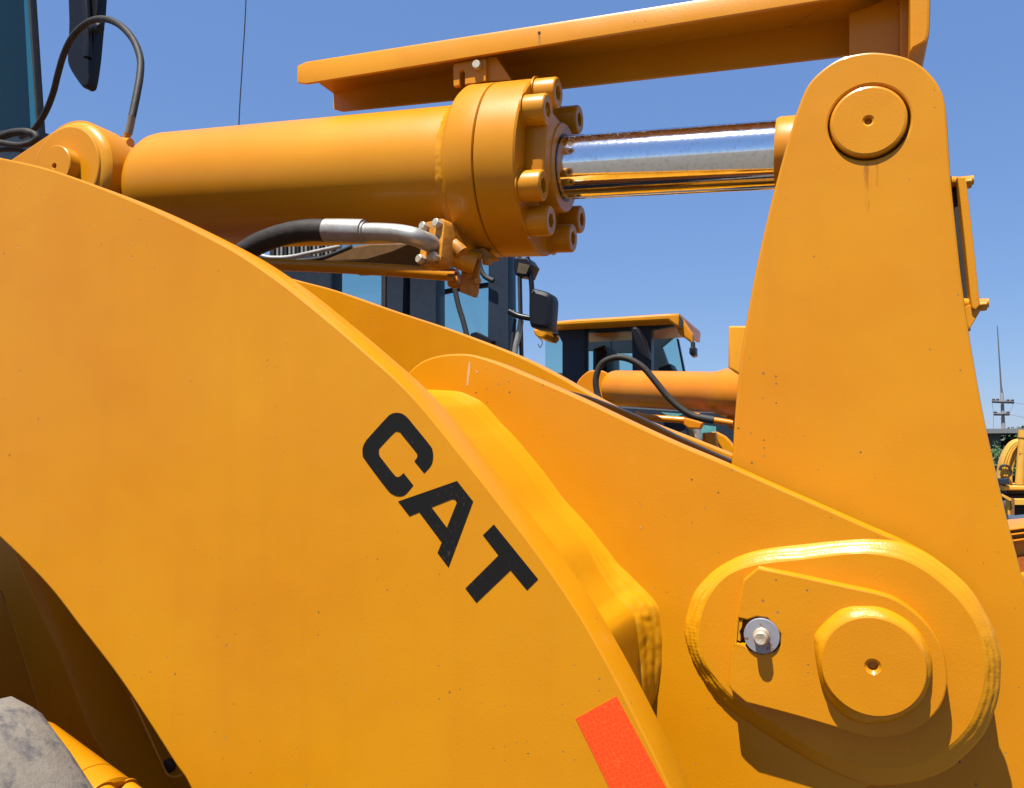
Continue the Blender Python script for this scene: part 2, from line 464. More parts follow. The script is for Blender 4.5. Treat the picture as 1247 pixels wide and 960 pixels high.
# hexagon-headed bolt and socket cap screw, axis +Z, unit radius scaled on placing
def bolt_mesh(name, mat, R0, L, n=24, sock=False):
    bm = bmesh.new()
    if sock:
        prof = [(0, 0), (0, R0 * 1.16), (L * .06, R0 * 1.16), (L * .075, R0), (L * .9, R0), (L * .96, R0 * .97), (L, R0 * .89), (L, R0 * .56), (L * .985, R0 * .52), (L * .5, R0 * .50), (L * .45, 0)]
        lathe(bm, Vector((0, 0, 0)), Vector((0, 0, 1)), prof, 36, (8, 9))
    else:
        prof = [(0, 0), (0, R0), (L * .82, R0), (L * .94, R0 * .9), (L, R0 * .8), (L, 0)]
        lathe(bm, Vector((0, 0, 0)), Vector((0, 0, 1)), prof, 24, (1, 2))
    bmesh.ops.recalc_face_normals(bm, faces=bm.faces); sharp(bm, 30)
    me = bpy.data.meshes.new(name); bm.to_mesh(me); bm.free(); me.materials.append(mat); return me

def aim(O, axis, roll=0):
    a, u, v = basis(axis); M = Matrix((u, v, a)).transposed().to_4x4()
    return Matrix.Translation(O) @ M @ Matrix.Rotation(roll, 4, 'Z')

# ------------------------------------------------------------------ ground
def ground():
    m, N, L, b = new_mat('dusty_concrete_ground')
    co = N.new('ShaderNodeTexCoord').outputs['Object']
    n = tex(N, L, co, .6, 8, .65); n2 = tex(N, L, co, 12, 6, .7)
    c = mixc(N, L, n, (0.085, 0.075, 0.06, 1), (0.055, 0.05, 0.042, 1))
    c = mixc(N, L, ramp(N, L, n2, .4, (0, 0, 0, 1), .7, (.5, .5, .5, 1)), c, (0.12, 0.105, 0.085, 1))
    L.new(c, b.inputs['Base Color']); b.inputs['Roughness'].default_value = .92
    bp = N.new('ShaderNodeBump'); bp.inputs['Strength'].default_value = .4; L.new(n2, bp.inputs['Height']); L.new(bp.outputs[0], b.inputs['Normal'])
    bm = bmesh.new(); S = 1500
    vs = [bm.verts.new((x, y, 0)) for x, y in ((-S, -S), (S, -S), (S, S), (-S, S))]; bm.faces.new(vs)
    o = mk('ground', bm, m); o['kind'] = 'structure'
ground()

# ================================================================== NEAR WHEEL LOADER
YA, TA = 0.90, 0.060        # near boom arm
YB, TB = 1.12, 0.045        # near bracket plate
YL, TL = 1.185, 0.060       # tilt lever
YC = 1.32                   # centre plane, tilt cylinder axis
YB2, YA2 = 1.475, 1.68
Lr = thing('wheel_loader', (-1.2, YC, 0), 'yellow wheel loader nearest the camera, curved boom arm lettered in black, chrome rod above', 'wheel loader', 'yellow wheel loaders parked in the yard')

top = [(-1500, 260), (-900, 190), (-500, 160), (-250, 158), (-100, 172), (0, 192), (60, 206), (125, 229), (180, 252), (240, 281), (290, 308), (340, 342), (383, 376), (440, 424), (501, 480), (564, 556), (620, 627), (660, 680), (703, 743), (740, 807), (773, 870), (817, 960), (880, 1100), (940, 1280), (980, 1450)]
bot = [(430, 1480), (330, 1250), (270, 1050), (232, 960), (213, 930), (180, 878), (143, 823), (97, 763), (57, 712), (0, 655), (-80, 585), (-250, 500), (-500, 440), (-900, 440), (-1500, 520)]
arm_px = spline(top, 5, False) + spline(bot, 5, False)
arm = plate('boom_arm', arm_px, YA, TA, M_arm, Lr, bev=.0026)

# lettering
cC = crop(430, 490, 7.385)
Cl = [(385, 95), (440, 103), (490, 140), (540, 200), (690, 385), (715, 435), (720, 500), (700, 570), (640, 638, 1), (552, 530, 1), (575, 500), (577, 470), (560, 440), (445, 298), (425, 272), (398, 264), (368, 276), (250, 400), (233, 430), (238, 480), (262, 515), (370, 652), (400, 672), (425, 664), (455, 637, 1), (542, 747, 1), (490, 810), (455, 838), (415, 845), (365, 832), (305, 780), (110, 520), (88, 470), (88, 410), (112, 355), (150, 308), (300, 143), (340, 108)]
cA = crop(480, 570, 5.053)
Al = [(25, 206), (387, 80), (486, 206), (335, 612), (268, 522), (294, 458), (155, 272), (95, 297)]
Ah = [(230, 242), (355, 192), (375, 194), (387, 212), (325, 368)]
Tl = [(614, 348), (886, 684), (818, 752), (716, 629), (507, 829), (439, 741), (643, 538), (547, 413)]
def letter(px, holes=()):
    bm = bmesh.new(); plate_bm(bm, pxz(px, YA), [pxz(h, YA) for h in holes], .0004, 0, xz(YA - .0005))
    mk('lettering', bm, M_decal, arm, 'black letter of the boom arm')
letter(spline(cC(Cl), 4)); letter(cA(Al), [cA(Ah)]); letter(cA(Tl))
cT = crop(640, 640, 3.0)
plate('reflective_strip', cT([(183, 706), (332, 625), (530, 990), (640, 1230), (490, 1310), (345, 1040)]), YA - .0006, .0005, M_tape, arm, bev=0, label='orange reflective tape')

# far boom arm
far = [(100, 262), (200, 287), (300, 321), (354, 339), (408, 353.5), (472.5, 376), (536.6, 397), (601, 421), (642.5, 438.5), (680, 458), (702.6, 471), (745, 494), (790, 513.6), (840, 533), (889.5, 553), (950, 580), (1010, 640), (1040, 760), (1040, 900), (900, 960), (700, 800), (500, 640), (250, 480), (100, 420)]
plate('boom_arm', spline(far, 4), YA2, TA, M_arm, Lr, bev=.003)

# cross tube with its weld, between near arm and bracket
ct_out = [(470, 500), (495, 480), (517.5, 475), (543, 475.5), (559, 477), (572, 482), (586, 489), (596, 499), (611, 516), (627.5, 533), (660, 572), (687, 608), (717, 641), (750, 683), (773, 706), (790, 722), (801, 742), (806, 773), (806, 807), (802, 837), (795, 860), (780, 890), (740, 920), (660, 930), (560, 880), (480, 780), (430, 650), (435, 560)]
N_ = 420
cen = (620, 700)
o_px = polar(ct_out, cen, N_)
outer = pxz(o_px, YB)
def ccw(l): return l if area2(l) > 0 else l[::-1]
outer = ccw(outer)
def rk(x, z):
    q = P(775, 760, YB); d = math.hypot(x - q.x, z - q.z); t = max(0, 1 - d / .13); return .06 + 1.7 * t * t * (3 - 2 * t)
i1 = inset(outer, 1.0); inner = []
for o_, i_ in zip(outer, i1):
    k = .009 + .014 * min(1, max(0, rk(*o_) - .06)); inner.append((o_[0] + (i_[0] - o_[0]) * k, o_[1] + (i_[1] - o_[1]) * k))
i2 = inset(inner, .004)
bm = bmesh.new(); rows = []
for y, lp in ((YA + TA - .002, i2), (1.0, i2), (1.04, inset(inner, .003)), (YB - .036, inner)):
    rows.append([bm.verts.new((x, y, z)) for x, z in lp])
for A, B in zip(rows, rows[1:]):
    for i in range(N_): bm.faces.new((A[i], A[(i + 1) % N_], B[(i + 1) % N_], B[i]))
tubeo = mk('cross_tube', bm, M_weld, Lr, ang=60)
weld('weld_bead', outer, inner, YB, YB - .036, M_weld, tubeo, rows=16, amp=.0011, beads=3, bulge=-.02, rough=rk, seed=3, pw=1.2)
bm = bmesh.new(); rows = []
for y in (YB2 + TB, YA2 - .001): rows.append([bm.verts.new((x, y, z)) for x, z in inner[::4]])
for A, B in zip(rows, rows[1:]):
    for i in range(len(A)): bm.faces.new((A[i], A[(i + 1) % len(A)], B[(i + 1) % len(A)], B[i]))
mk('cross_tube', bm, M_yel, Lr, ang=60)

# bracket plates
brk = [(455, 520), (470, 488), (482, 470), (498, 453), (512, 441), (530, 434), (552, 431), (575, 432), (603, 440.5), (640, 456), (700, 482), (760, 510.5), (820, 538), (875, 561), (940, 590), (1008, 620), (1060, 643), (1103, 662), (1150, 690), (1190, 735), (1208, 790), (1205, 850), (1180, 900), (1130, 935), (1050, 962), (960, 1030), (880, 1150), (820, 1320), (560, 1320), (480, 1000), (440, 700)]
bp_ = plate('bracket_plate', spline(brk, 5), YB, TB, M_yel, Lr, bev=.0028)
brk2 = [(600, 470), (640, 466), (700, 478), (740, 492), (778.5, 508), (830, 534), (889, 560.5), (960, 592), (1020, 640), (1070, 760), (1060, 860), (980, 950), (860, 1100), (640, 1100), (560, 700)]
plate('bracket_plate', spline(brk2, 5), YB2, TB, M_yel, Lr, bev=.0028)

M_scr = plain('primer_scratch', (.55, .33, .13), .6)
for pts in ([(571, 441), (573, 441), (572, 456), (570, 470), (568, 470), (569, 455)], [(578, 450), (583, 453), (581, 455)], [(845, 528), (849, 532), (847, 532)], [(779, 640), (782, 644), (780, 644)]):
    plate('scratch_mark', pts, YB - .0003, .0003, M_scr, bp_, bev=0)
# pivot boss on the bracket
c5 = crop(820, 620, 2.824)
b_out = c5([(42, 440), (40, 385), (58, 320), (100, 250), (180, 185), (290, 142), (450, 121), (600, 107), (700, 105), (800, 120), (910, 178), (1010, 262), (1080, 368), (1118, 470), (1126, 590), (1106, 690), (1060, 785), (965, 880), (860, 930), (760, 948), (660, 945), (550, 905), (440, 850), (320, 775), (190, 685), (115, 600), (65, 515)])
b_in = c5([(88, 440), (97, 365), (130, 290), (190, 228), (290, 192), (450, 174), (600, 156), (690, 156), (800, 180), (900, 240), (990, 325), (1050, 425), (1070, 530), (1062, 630), (1015, 745), (930, 828), (820, 882), (710, 892), (590, 872), (470, 818), (340, 735), (215, 655), (130, 560), (98, 500)])
HB, HK, HP = .0135, .024, .017
NB = 1440; cb = (1025, 805)
po, pi_ = polar(b_out, cb, NB), polar(b_in, cb, NB)
boss = plate('boss_plate', pi_[::4], YB - HB, HB, M_yel, bp_, bev=0)
def rb(x, z):
    a = P(845, 790, YB); b = P(1205, 820, YB)
    return .3 + 2.0 * max(0, 1 - math.hypot(x - a.x, z - a.z) / .09) + .8 * max(0, 1 - math.hypot(x - b.x, z - b.z) / .10)
weld('weld_bead', pxz(po, YB), pxz(pi_, YB - HB), YB, YB - HB + .0001, M_weld, bp_, rows=14, amp=.0009, beads=3, bulge=.06, rough=rb, seed=11)
# keeper plate with its slot
YK = YB - HB - HK
kp = c5([(240, 245, 1), (290, 203, 1), (420, 229), (600, 268), (730, 298), (800, 333), (870, 393), (920, 470), (941, 560), (938, 625), (915, 685), (865, 738), (800, 772), (720, 786), (660, 782), (600, 765, 1), (420, 712), (250, 667, 1), (205, 628), (190, 610, 1), (200, 470), (215, 370)])
c8 = crop(870, 740, 8.727)
slot = c8([(262, 116), (350, 135), (450, 100), (560, 115), (640, 190), (705, 280), (700, 400), (640, 470), (500, 500), (380, 460), (330, 400), (236, 376)])
pk = P(1063, 812, YK)
keeper = plate('keeper_plate', spline(kp, 5), YK, HK, M_yel, bp_, bev=.0018, holes=[slot[::-1]])
bm = bmesh.new(); q4 = [P(*c8([p])[0], y) for p, y in (((206, 398), YK - .0002), ((326, 430), YK - .0002), ((336, 400), YK + .011), ((236, 370), YK + .011))]
q4 += [p + Vector((0, .004, -.012)) for p in q4]; vs = [bm.verts.new(p) for p in q4]
for f in ((0, 1, 2, 3), (4, 7, 6, 5), (0, 4, 5, 1), (1, 5, 6, 2), (2, 6, 7, 3), (3, 7, 4, 0)): bm.faces.new([vs[i] for i in f])
mk('slot_ledge', bm, M_weld, bp_)
plate('slot_ledge', c8([(240, 135), (300, 128), (292, 210), (266, 258), (278, 300), (276, 362), (236, 345), (232, 200)]), YK + .0025, .02, M_weld, bp_, bev=.0005)
# lower pivot pin and its weld
YP = YK - HP
pc = P(1063, 812, YP); zc = (Vector((pc.x, YP, pc.z)) - CAM).dot(FW); rp = 60.0 / F * zc
pbase = c5([(483, 470), (488, 425), (543, 370), (608, 336), (712, 338), (785, 370), (850, 428), (884, 500), (889, 570), (862, 655), (810, 705), (740, 735), (640, 738), (560, 690), (512, 610), (490, 530)])
pin_o = polar(pbase, (1062, 809), 360)
pin_i = [(pc.x + rp * math.cos(2 * math.pi * i / 360), pc.z - rp * math.sin(2 * math.pi * i / 360)) for i in range(360)]
bm = bmesh.new()
lathe(bm, Vector((pc.x, YP, pc.z)), Vector((0, 1, 0)), [(.009, 0), (.009, .0045), (.003, .0055), (0, .009), (0, rp - .0015), (.0006, rp - .0004), (.0022, rp), (HP + HK, rp)], 72)
pinl = mk('pivot_pin', bm, M_yel, bp_, ang=14)
weld('weld_bead', pxz(pin_o, YK), pin_i, YK, YP + .004, M_weld, bp_, rows=8, amp=.0007, beads=1, bulge=.06, seed=21)
# retaining bolt and washer in the slot
wc = P(927.5, 775, YK - .003)
rw = 21.3 / F * (wc - CAM).dot(FW)
bm = bmesh.new(); lathe(bm, wc, Vector((0, 1, 0)), [(0, 0), (0, rw * .97), (.0008, rw), (.006, rw), (.006, 0)], 48)
mk('washer', bm, M_washer, bp_, 'grey steel washer with rust at its rim')
bm = bmesh.new(); r1 = rw * .42
lathe(bm, wc + Vector((0, -.016, 0)), Vector((0, 1, 0)), [(.001, 0), (0, r1 * .75), (.0018, r1 * .97), (.003, r1), (.014, r1), (.0155, r1 * 1.15), (.0165, r1 * 1.15), (.017, 0)], 28)
mk('retaining_bolt', bm, M_bolt, bp_, 'dull zinc bolt head in the washer')

# ------------------------------------------------------------------ tilt lever
lev = [(860, 760), (880, 640), (891, 560), (894, 515), (900, 450), (908, 395), (921, 325), (938, 250), (955, 186), (964, 156), (970, 136), (983, 105), (1000, 86), (1022, 71.5), (1046, 65), (1069, 63.5), (1098, 68), (1118, 77), (1134, 91), (1146, 109), (1152, 131), (1155, 170), (1158, 215), (1163, 265), (1170, 330), (1178, 390), (1187, 445), (1198, 505), (1210, 560), (1227, 633), (1244, 698), (1275, 830), (1300, 950), (1320, 1100), (1300, 1250), (1000, 1300), (880, 1100)]
pu = P(1058, 149, YL); zu = (pu - CAM).dot(FW); ru = 44.6 / F * zu
hole = circ(pu.x, pu.z, ru * 1.045, 96)
M_lev = paint('yellow_paint_lever', YEL, True, spk=60)

lever = plate('tilt_lever', spline(lev, 5), YL, TL, M_lev, Lr, bev=.003, hx=[hole])
bm = bmesh.new()
HU = .006
pf = P(1057.5, 147, YL - HU); rf = 44.2 / F * (pf - CAM).dot(FW)
lathe(bm, pf, Vector((0, 1, 0)), [(.009, 0), (.009, .0042), (.002, .0048), (0, .0075), (0, rf - .004), (.0012, rf - .0012), (.004, rf), (.03, rf), (.03, rf * 1.15), (.035, rf * 1.15), (.035, 0)], 72)
mk('pivot_pin', bm, M_yel, lever, ang=14)
for pts in ([(1052, 203), (1062, 203), (1060, 240), (1056, 262), (1053, 238)], [(1066, 201), (1069, 200), (1069, 222), (1067, 226)]):
    plate('grease_stain', spline(pts, 4), YL - .0003, .0002, M_stain, lever, bev=0)
# second lever cheek beyond the rod end
plate('tilt_lever', spline([(q[0], q[1]) for q in [(940, 560), (960, 330), (978, 190), (1000, 150), (1035, 135), (1070, 140), (1095, 165), (1105, 240), (1115, 400), (1130, 600), (1140, 800), (950, 800)]], 4), 1.40, .05, M_yel, Lr)
# stop bar bolted on the lever's right edge
cs = crop(1100, 200, 4.36)
sb = plate('stop_bar', cs([(286, 68), (332, 70), (340, 120), (372, 400), (403, 700), (408, 745), (385, 775), (362, 760), (355, 700), (325, 400), (295, 130)]), YL + .010, .045, M_yel, lever, bev=.0015)
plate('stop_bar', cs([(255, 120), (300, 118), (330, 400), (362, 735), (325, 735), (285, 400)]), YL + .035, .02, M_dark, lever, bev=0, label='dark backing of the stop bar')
plate('stop_bar', cs([(322, 760), (350, 745), (412, 775), (350, 880), (336, 840)]), YL + .015, .03, M_yel, lever, bev=.001, label='angled foot of the stop bar')
hb = bolt_mesh('hex_bolt', M_yel, .0078, .012)
for (x, y, s) in ((352, 100, 1), (432, 750, 1), (362, 868, .7)):
    q = cs([(x, y)])[0]; q = P(q[0] - 2, q[1], YL + .03)
    place('hex_bolt', hb, aim(q + Vector((-.008, 0, 0)), Vector((1, 0, .02))) @ Matrix.Scale(s, 4), lever)
for (x, y) in ((268, 98), (345, 745)):
    q = cs([(x, y)])[0]; a = P(q[0] - 6, q[1], YL + .03); bm = bmesh.new()
    tube_bm(bm, [a, a + Vector((.012, 0, 0)), a + Vector((.028, 0, 0))], [.008, .006, .006], 14); mk('spacer', bm, M_yel, lever)

# ------------------------------------------------------------------ tilt cylinder
def axy(px): return 159.5 + (162.3 - 0) * 0 + (201.3 - 159.5) + (740 - px) * .0615   # image height of the cylinder's axis
def AX(px): return P(px, 201.5 + (740 - px) * .0615, YC)
A0, A1 = AX(190), AX(945); ax = (A1 - A0).normalized()
def t_(px): return (AX(px) - A0).length * (1 if px >= 190 else -1)
rr_, rbar, rfl = .0505, .1125, .1415
tL, tC0, tC1, tF = t_(203), t_(573), t_(616), t_(664)
barrel = lath('tilt_cylinder', A0, ax, [(tL - .03, 0), (tL - .03, .07), (tL - .024, .09), (tL - .012, .103), (tL + .004, .1105), (tL + .02, rbar), (tC0 - .02, rbar), (tC0 + .01, rbar)], M_cyl, Lr, 96)
# weld where the collar meets the barrel
bm = bmesh.new()
prof = [(tC0 - .012, rbar - .0005), (tC0 - .006, rbar + .003), (tC0, rbar + .006), (tC0 + .006, rbar + .012), (tC0 + .009, rbar + .016)]
lathe(bm, A0, ax, prof, 240)
for v in bm.verts:
    k = noise.noise(v.co * 120) * .0022; d = (v.co - A0) - ax * (v.co - A0).dot(ax); v.co += d.normalized() * k - ax * abs(k) * .8
mk('weld_bead', bm, M_weld, barrel, ang=80)
lath('collar', A0, ax, [(tC0, rbar - .001), (tC0 + .004, rbar + .010), (tC0 + .014, rfl - .004), (tC0 + .020, rfl), (tC1 - .0012, rfl), (tC1 + .0004, rfl - .003), (tC1 + .0004, 0)], M_cyl, barrel, 120)
fl = lath('end_flange', A0, ax, [(tC1 + .0015, 0), (tC1 + .0015, rfl - .003), (tC1 + .003, rfl - .0003), (tF - .003, rfl - .0003), (tF, rfl - .003), (tF, .078), (tF + .004, .0735), (tF + .032, .0715), (tF + .0345, .0695), (tF + .0350, .0665), (tF + .0350, rr_ + .003), (tF + .030, rr_ + .0025), (tF + .02, rr_ - .001)], M_cyl, barrel, 120)
# port block on the near side of the gland
a, u, v = basis(ax); near = Vector((0, -1, 0)); near = (near - ax * near.dot(ax)).normalized(); upv = ax.cross(near); upv = upv if upv.z > 0 else -upv
Mb = Matrix((ax, near, upv)).transposed()
box('port_block', A0 + ax * (tF + .0145) + near * .062 + upv * .012, (.036, .070, .112), M_cyl, barrel, Mb, .005)
cap = bolt_mesh('cap_screw', M_cyl, .0238, .037, sock=True)
for an in (30, 60, 120, 150, 210, 240, 300, 330):
    th = R(an); O = A0 + ax * (tF - .001) + upv * (math.cos(th) * .1175) + near * (math.sin(th) * .1175)
    place('cap_screw', cap, aim(O, ax, random.uniform(0, 1)), barrel)
lath('seal_ring', A0, ax, [(tF + .026, rr_ - .002), (tF + .0362, rr_ - .001), (tF + .0362, rr_ + .0028), (tF + .026, rr_ + .0034)], M_black, barrel, 72)
lath('piston_rod', A0, ax, [(tF + .01, rr_), (t_(948), rr_)], M_chrome, barrel, 128, label='polished chrome piston rod')
bm = bmesh.new(); rnd = random.Random(5)
for k in range(420):
    tt = t_(692) + (t_(945) - t_(692)) * rnd.random() ** 1.5; th = R(rnd.gauss(46, 9)); c_ = math.cos(th); s_ = math.sin(th)
    nrm = upv * c_ + near * s_; o_ = A0 + ax * tt + nrm * (rr_ - .0001); r0 = rnd.uniform(.0004, .0010) * (1.2 if tt < t_(800) else .8)
    u_ = ax; v_ = nrm.cross(ax); top_ = bm.verts.new(o_ + nrm * r0 * .45)
    ring = [bm.verts.new(o_ + (u_ * math.cos(q) * 1.5 + v_ * math.sin(q)) * r0) for q in (0, 1.05, 2.09, 3.14, 4.19, 5.24)]
    for q in range(6): bm.faces.new((top_, ring[q], ring[(q + 1) % 6]))
dr = mk('oil_droplets', bm, plain('oily_dust', (.05, .042, .034), .35), barrel, recalc=False); dr['kind'] = 'stuff'
lath('rod_eye', A0, ax, [(t_(946), rr_ - .002), (t_(946), rr_ + .002), (t_(950), rr_ + .004), (t_(1010), rr_ + .004), (t_(1040), .04), (t_(1040), 0)], M_cyl, barrel, 64)

# barrel-end mount: eye plate, boss, pin
YM = 1.20
mc = P(79, 207, YM); rm = 54.5 / F * (mc - CAM).dot(FW) * 1.0
zz = lambda pts, Y: pts
bm = bmesh.new()
lathe(bm, Vector((mc.x, YM, mc.z)), Vector((0, 1, 0)), [(0, 0), (0, rm - .003), (.001, rm - .001), (.0030, rm), (.012, rm * 1.0), (.0125, rm)], 72)
mt = mk('cylinder_mount', bm, M_yel, Lr, ang=14)
# weld ring between boss disc and wider eye
ri, ro = [(mc.x + rm * .995 * math.cos(2 * math.pi * i / 300), mc.z + rm * .995 * math.sin(2 * math.pi * i / 300)) for i in range(300)], [(mc.x + .002 + (rm + .014) * math.cos(2 * math.pi * i / 300), mc.z - .001 + (rm + .014) * math.sin(2 * math.pi * i / 300)) for i in range(300)]
weld('weld_bead', ro, ri, YM + .017, YM + .004, M_weld, mt, rows=8, amp=.0003, beads=1, bulge=.15, seed=31)
def eye_loop(r):
    tl = [(mc.x + r * math.cos(R(a_)), mc.z + r * math.sin(R(a_))) for a_ in range(120, -80, -6)]
    return tl + [(mc.x - .05, mc.z - .45), (mc.x - .75, mc.z - .45), (mc.x - .75, mc.z - .18)]
for (y0, th, mm) in ((YM + .016, .055, M_yel), ):
    bm = bmesh.new(); plate_bm(bm, eye_loop(rm + .0165), [], th, .002, xz(y0)); mk('eye_plate', bm, mm, mt, ang=30)
bm = bmesh.new(); plate_bm(bm, eye_loop(rm + .010), [], .05, .002, xz(1.40)); mk('eye_plate', bm, M_yel, mt, ang=30)
pm = P(65, 200.5, YM - .024); rpm = 23.0 / F * (pm - CAM).dot(FW) * 1.12
lath('pivot_pin', Vector((mc.x - .0, YM - .024, mc.z)), Vector((0, 1, 0)), [(.010, 0), (.010, .004), (.003, .0045), (0, .006), (0, rpm - .0015), (.0015, rpm), (.05, rpm)], M_yel, mt, 64, ang=14)
# rod-end eye of the barrel, between the eye plates
bm = bmesh.new(); lathe(bm, Vector((mc.x, YM + .078, mc.z)), Vector((0, 1, 0)), [(0, 0), (0, rm + .004), (.116, rm + .004), (.116, 0)], 48)
mk('barrel_eye', bm, M_yel, barrel, ang=30)
bar('barrel_neck', Vector((mc.x, YC, mc.z)), A0 + ax * (tL - .02), .08, .11, M_yel, barrel, .01)

# ------------------------------------------------------------------ rod guard (channel)
Y1, Y2 = 1.25, 1.372
def gbot(x): return 103.0 - (x - 362) * .1615
def gtop(x): return 75.5 - (x - 362) * .1585
stn = []
for x in (362, 372, 600, 900, 1132):
    b_ = P(x, gbot(x) - (0 if x > 362 else 3), Y1); t__ = P(x, gtop(x) + (3 if x == 362 else 0), Y1); stn.append((b_, t__))
bm = bmesh.new(); rows = []
tw = .007; rc = .006
for (b_, t__), ex_ in zip(stn, (.004, .006, .020, .030, .036)):
    x = b_.x; zb = b_.z; zt = t__.z; zf = zb - ex_
    sec = [(Y1, zb), (Y1, zt - rc), (Y1 + rc * .3, zt - rc * .3), (Y1 + rc, zt), (Y2 - rc, zt), (Y2 - rc * .3, zt - rc * .3), (Y2, zt - rc), (Y2, zf), (Y2 - tw, zf), (Y2 - tw, zt - tw), (Y1 + tw, zt - tw), (Y1 + tw, zb)]
    rows.append([bm.verts.new((x, y, z)) for y, z in sec])
for A, B in zip(rows, rows[1:]):
    for i in range(12): bm.faces.new((A[i], A[(i + 1) % 12], B[(i + 1) % 12], B[i]))
for r in (rows[0], rows[-1]): bm.faces.new(r)
guard = mk('rod_guard', bm, M_yel, Lr, ang=30)
q = P(656.5, 40, Y1 - .0006); bm = bmesh.new(); lathe(bm, q, Vector((0, 1, 0)), [(0, 0), (0, .0024), (.001, .0024)], 16); mk('drain_hole', bm, M_oil, guard)
plate('drip_stain', [(655.5, 42), (657.8, 42), (658.2, 55), (655.3, 56)], Y1 - .0003, .0002, plain('rust_drip', (.42, .17, .02), .5), guard, bev=0)
g5 = crop(340, 0, 2.969)
plate('guide_tab', g5([(628, 245), (632, 233), (642, 229), (747, 212), (747, 292), (700, 303), (690, 303), (671, 306), (671, 262), (665, 254), (658, 254), (652, 262), (652, 309), (630, 312)]), Y1 + .012, .008, M_yel, guard, bev=.001)
plate('guide_web', g5([(752, 206), (785, 206), (840, 290), (752, 295)]), Y1 + .02, .05, M_yel, guard, bev=.001)
gb = bolt_mesh('guide_bolt', M_bolt, .0075, .011)
q = P(582, 81.5, Y1 + .012); place('guide_bolt', gb, aim(q, Vector((.1, -1, 0))), guard)
k6 = crop(980, 0, 6.93)
plate('support_plate', k6([(375, 120), (560, 50), (720, -20), (800, -80), (800, 640), (375, 640)]), 1.30, .012, M_yel, guard, bev=.001)
plate('support_plate', k6([(803, -200), (880, -200), (880, 640), (803, 640)]), 1.285, .05, M_yel, guard, bev=.002, label='edge strip of the guard support')
plate('end_plate', k6([(885, -300), (1060, -300), (1062, 50), (1058, 220), (1050, 300), (1035, 345), (1005, 372), (885, 435)]), 1.245, .11, M_yel, guard, bev=.004)

# ------------------------------------------------------------------ hoses and pipes
c1 = crop(0, 0, 3.84)
hp = c1([(100, 640), (160, 605), (215, 520), (250, 430), (270, 350), (300, 250), (345, 165), (415, 104), (490, 90), (560, 118), (622, 185), (655, 270), (655, 350), (640, 440), (617, 550)])
Ys = [1.62 - i * .018 for i in range(len(hp))]
h1 = tube('hydraulic_hose', [(a_[0], a_[1], y) for a_, y in zip(hp, Ys)], .0077, M_hose, Lr)
yl = Ys[-1]
tube('hose_fitting', [(x, y, yl) for x, y in c1([(617, 545), (612, 575), (600, 628)])], [.0078] * 17, M_fit, h1, smooth=True)
tube('hose_nut', [(x, y, yl) for x, y in c1([(600, 620), (592, 640), (585, 662)])], [.0078] * 17, M_brown, h1, n=6)
tube('elbow_fitting', [(x, y, yl - .02) for x, y in c1([(530, 672), (560, 668), (610, 672)])], .011, M_yel, h1)
h1b = tube('hose_sleeve', [(x, y, 1.5) for x, y in c1([(-60, 650), (0, 640), (60, 622), (120, 618), (150, 628), (175, 645)])], .0098, M_hose, h1)
tube('hose_sleeve', [(x, y, 1.48) for x, y in c1([(-60, 668), (0, 668), (80, 680), (140, 670), (170, 650), (165, 630), (145, 622)])], .0075, M_hose, h1)
tube('hose_sleeve', [(x, y, 1.52) for x, y in c1([(-60, 705), (60, 700), (120, 712), (150, 735)])], .006, M_hose, h1)
# lower hose with swaged elbow and four-bolt flange
c2 = crop(280, 230, 3.1175); YH = 1.16
h2 = tube('hydraulic_hose', [(x, y, YH) for x, y in c2([(-60, 330), (20, 265), (110, 208), (210, 172), (300, 158), (372, 159)])], .0178, M_hose, Lr, n=24)
tube('hose_ferrule', [(x, y, YH) for x, y in c2([(366, 159), (440, 160), (508, 162)])], .0188, M_steel, h2, n=32)
tube('steel_elbow', [(x, y, YH + k) for (x, y), k in zip(c2([(498, 166), (560, 165), (640, 170), (700, 182), (740, 198), (772, 214)]), (0, 0, .001, .006, .022, .045))], .0143, M_steel, h2, n=28)
tube('elbow_collar', [(x, y, YH) for x, y in c2([(502, 165), (508, 165), (516, 165)])], .0165, M_steel, h2, n=32)
fa = Vector((.33, .93, -.12)).normalized(); fo = P(280 + 772 / 3.1175, 230 + 207 / 3.1175, YH + .05)
a, u, v = basis(fa)
Mf = Matrix((fa, v, u)).transposed()
# bevelled flange block
bm = bmesh.new()
lp = []
for sx, sz in ((1, 1), (-1, 1), (-1, -1), (1, -1)):
    for k in range(5):
        th = math.atan2(sz, sx) - R(45) + R(90) * k / 4
        lp.append((sx * .015 + .010 * math.cos(th), sz * .026 + .011 * math.sin(th)))
plate_bm(bm, lp, [], .026, .002, lambda x, y, d: fo - fa * .004 + v * x + u * y + fa * d)
mk('flange_block', bm, M_brown, h2, ang=40)
bm = bmesh.new(); tube_bm(bm, curve3([fo + fa * .015, fo + fa * .032 + Vector((.006, 0, -.006)), fo + fa * .045 + Vector((.016, 0, -.014)), fo + fa * .055 + Vector((.032, 0, -.02))], 5), .0175, 24); mk('stub_pipe', bm, M_cyl, h2)
fb = bolt_mesh('flange_bolt', M_bolt, .0074, .011)
for sx in (-1, 1):
    for sz in (-1, 1): place('flange_bolt', fb, aim(fo - fa * .0045 - fa * .009 + v * sx * .015 + u * sz * .027, -fa, sx + sz) @ Matrix.Translation((0, 0, -.009)), h2)
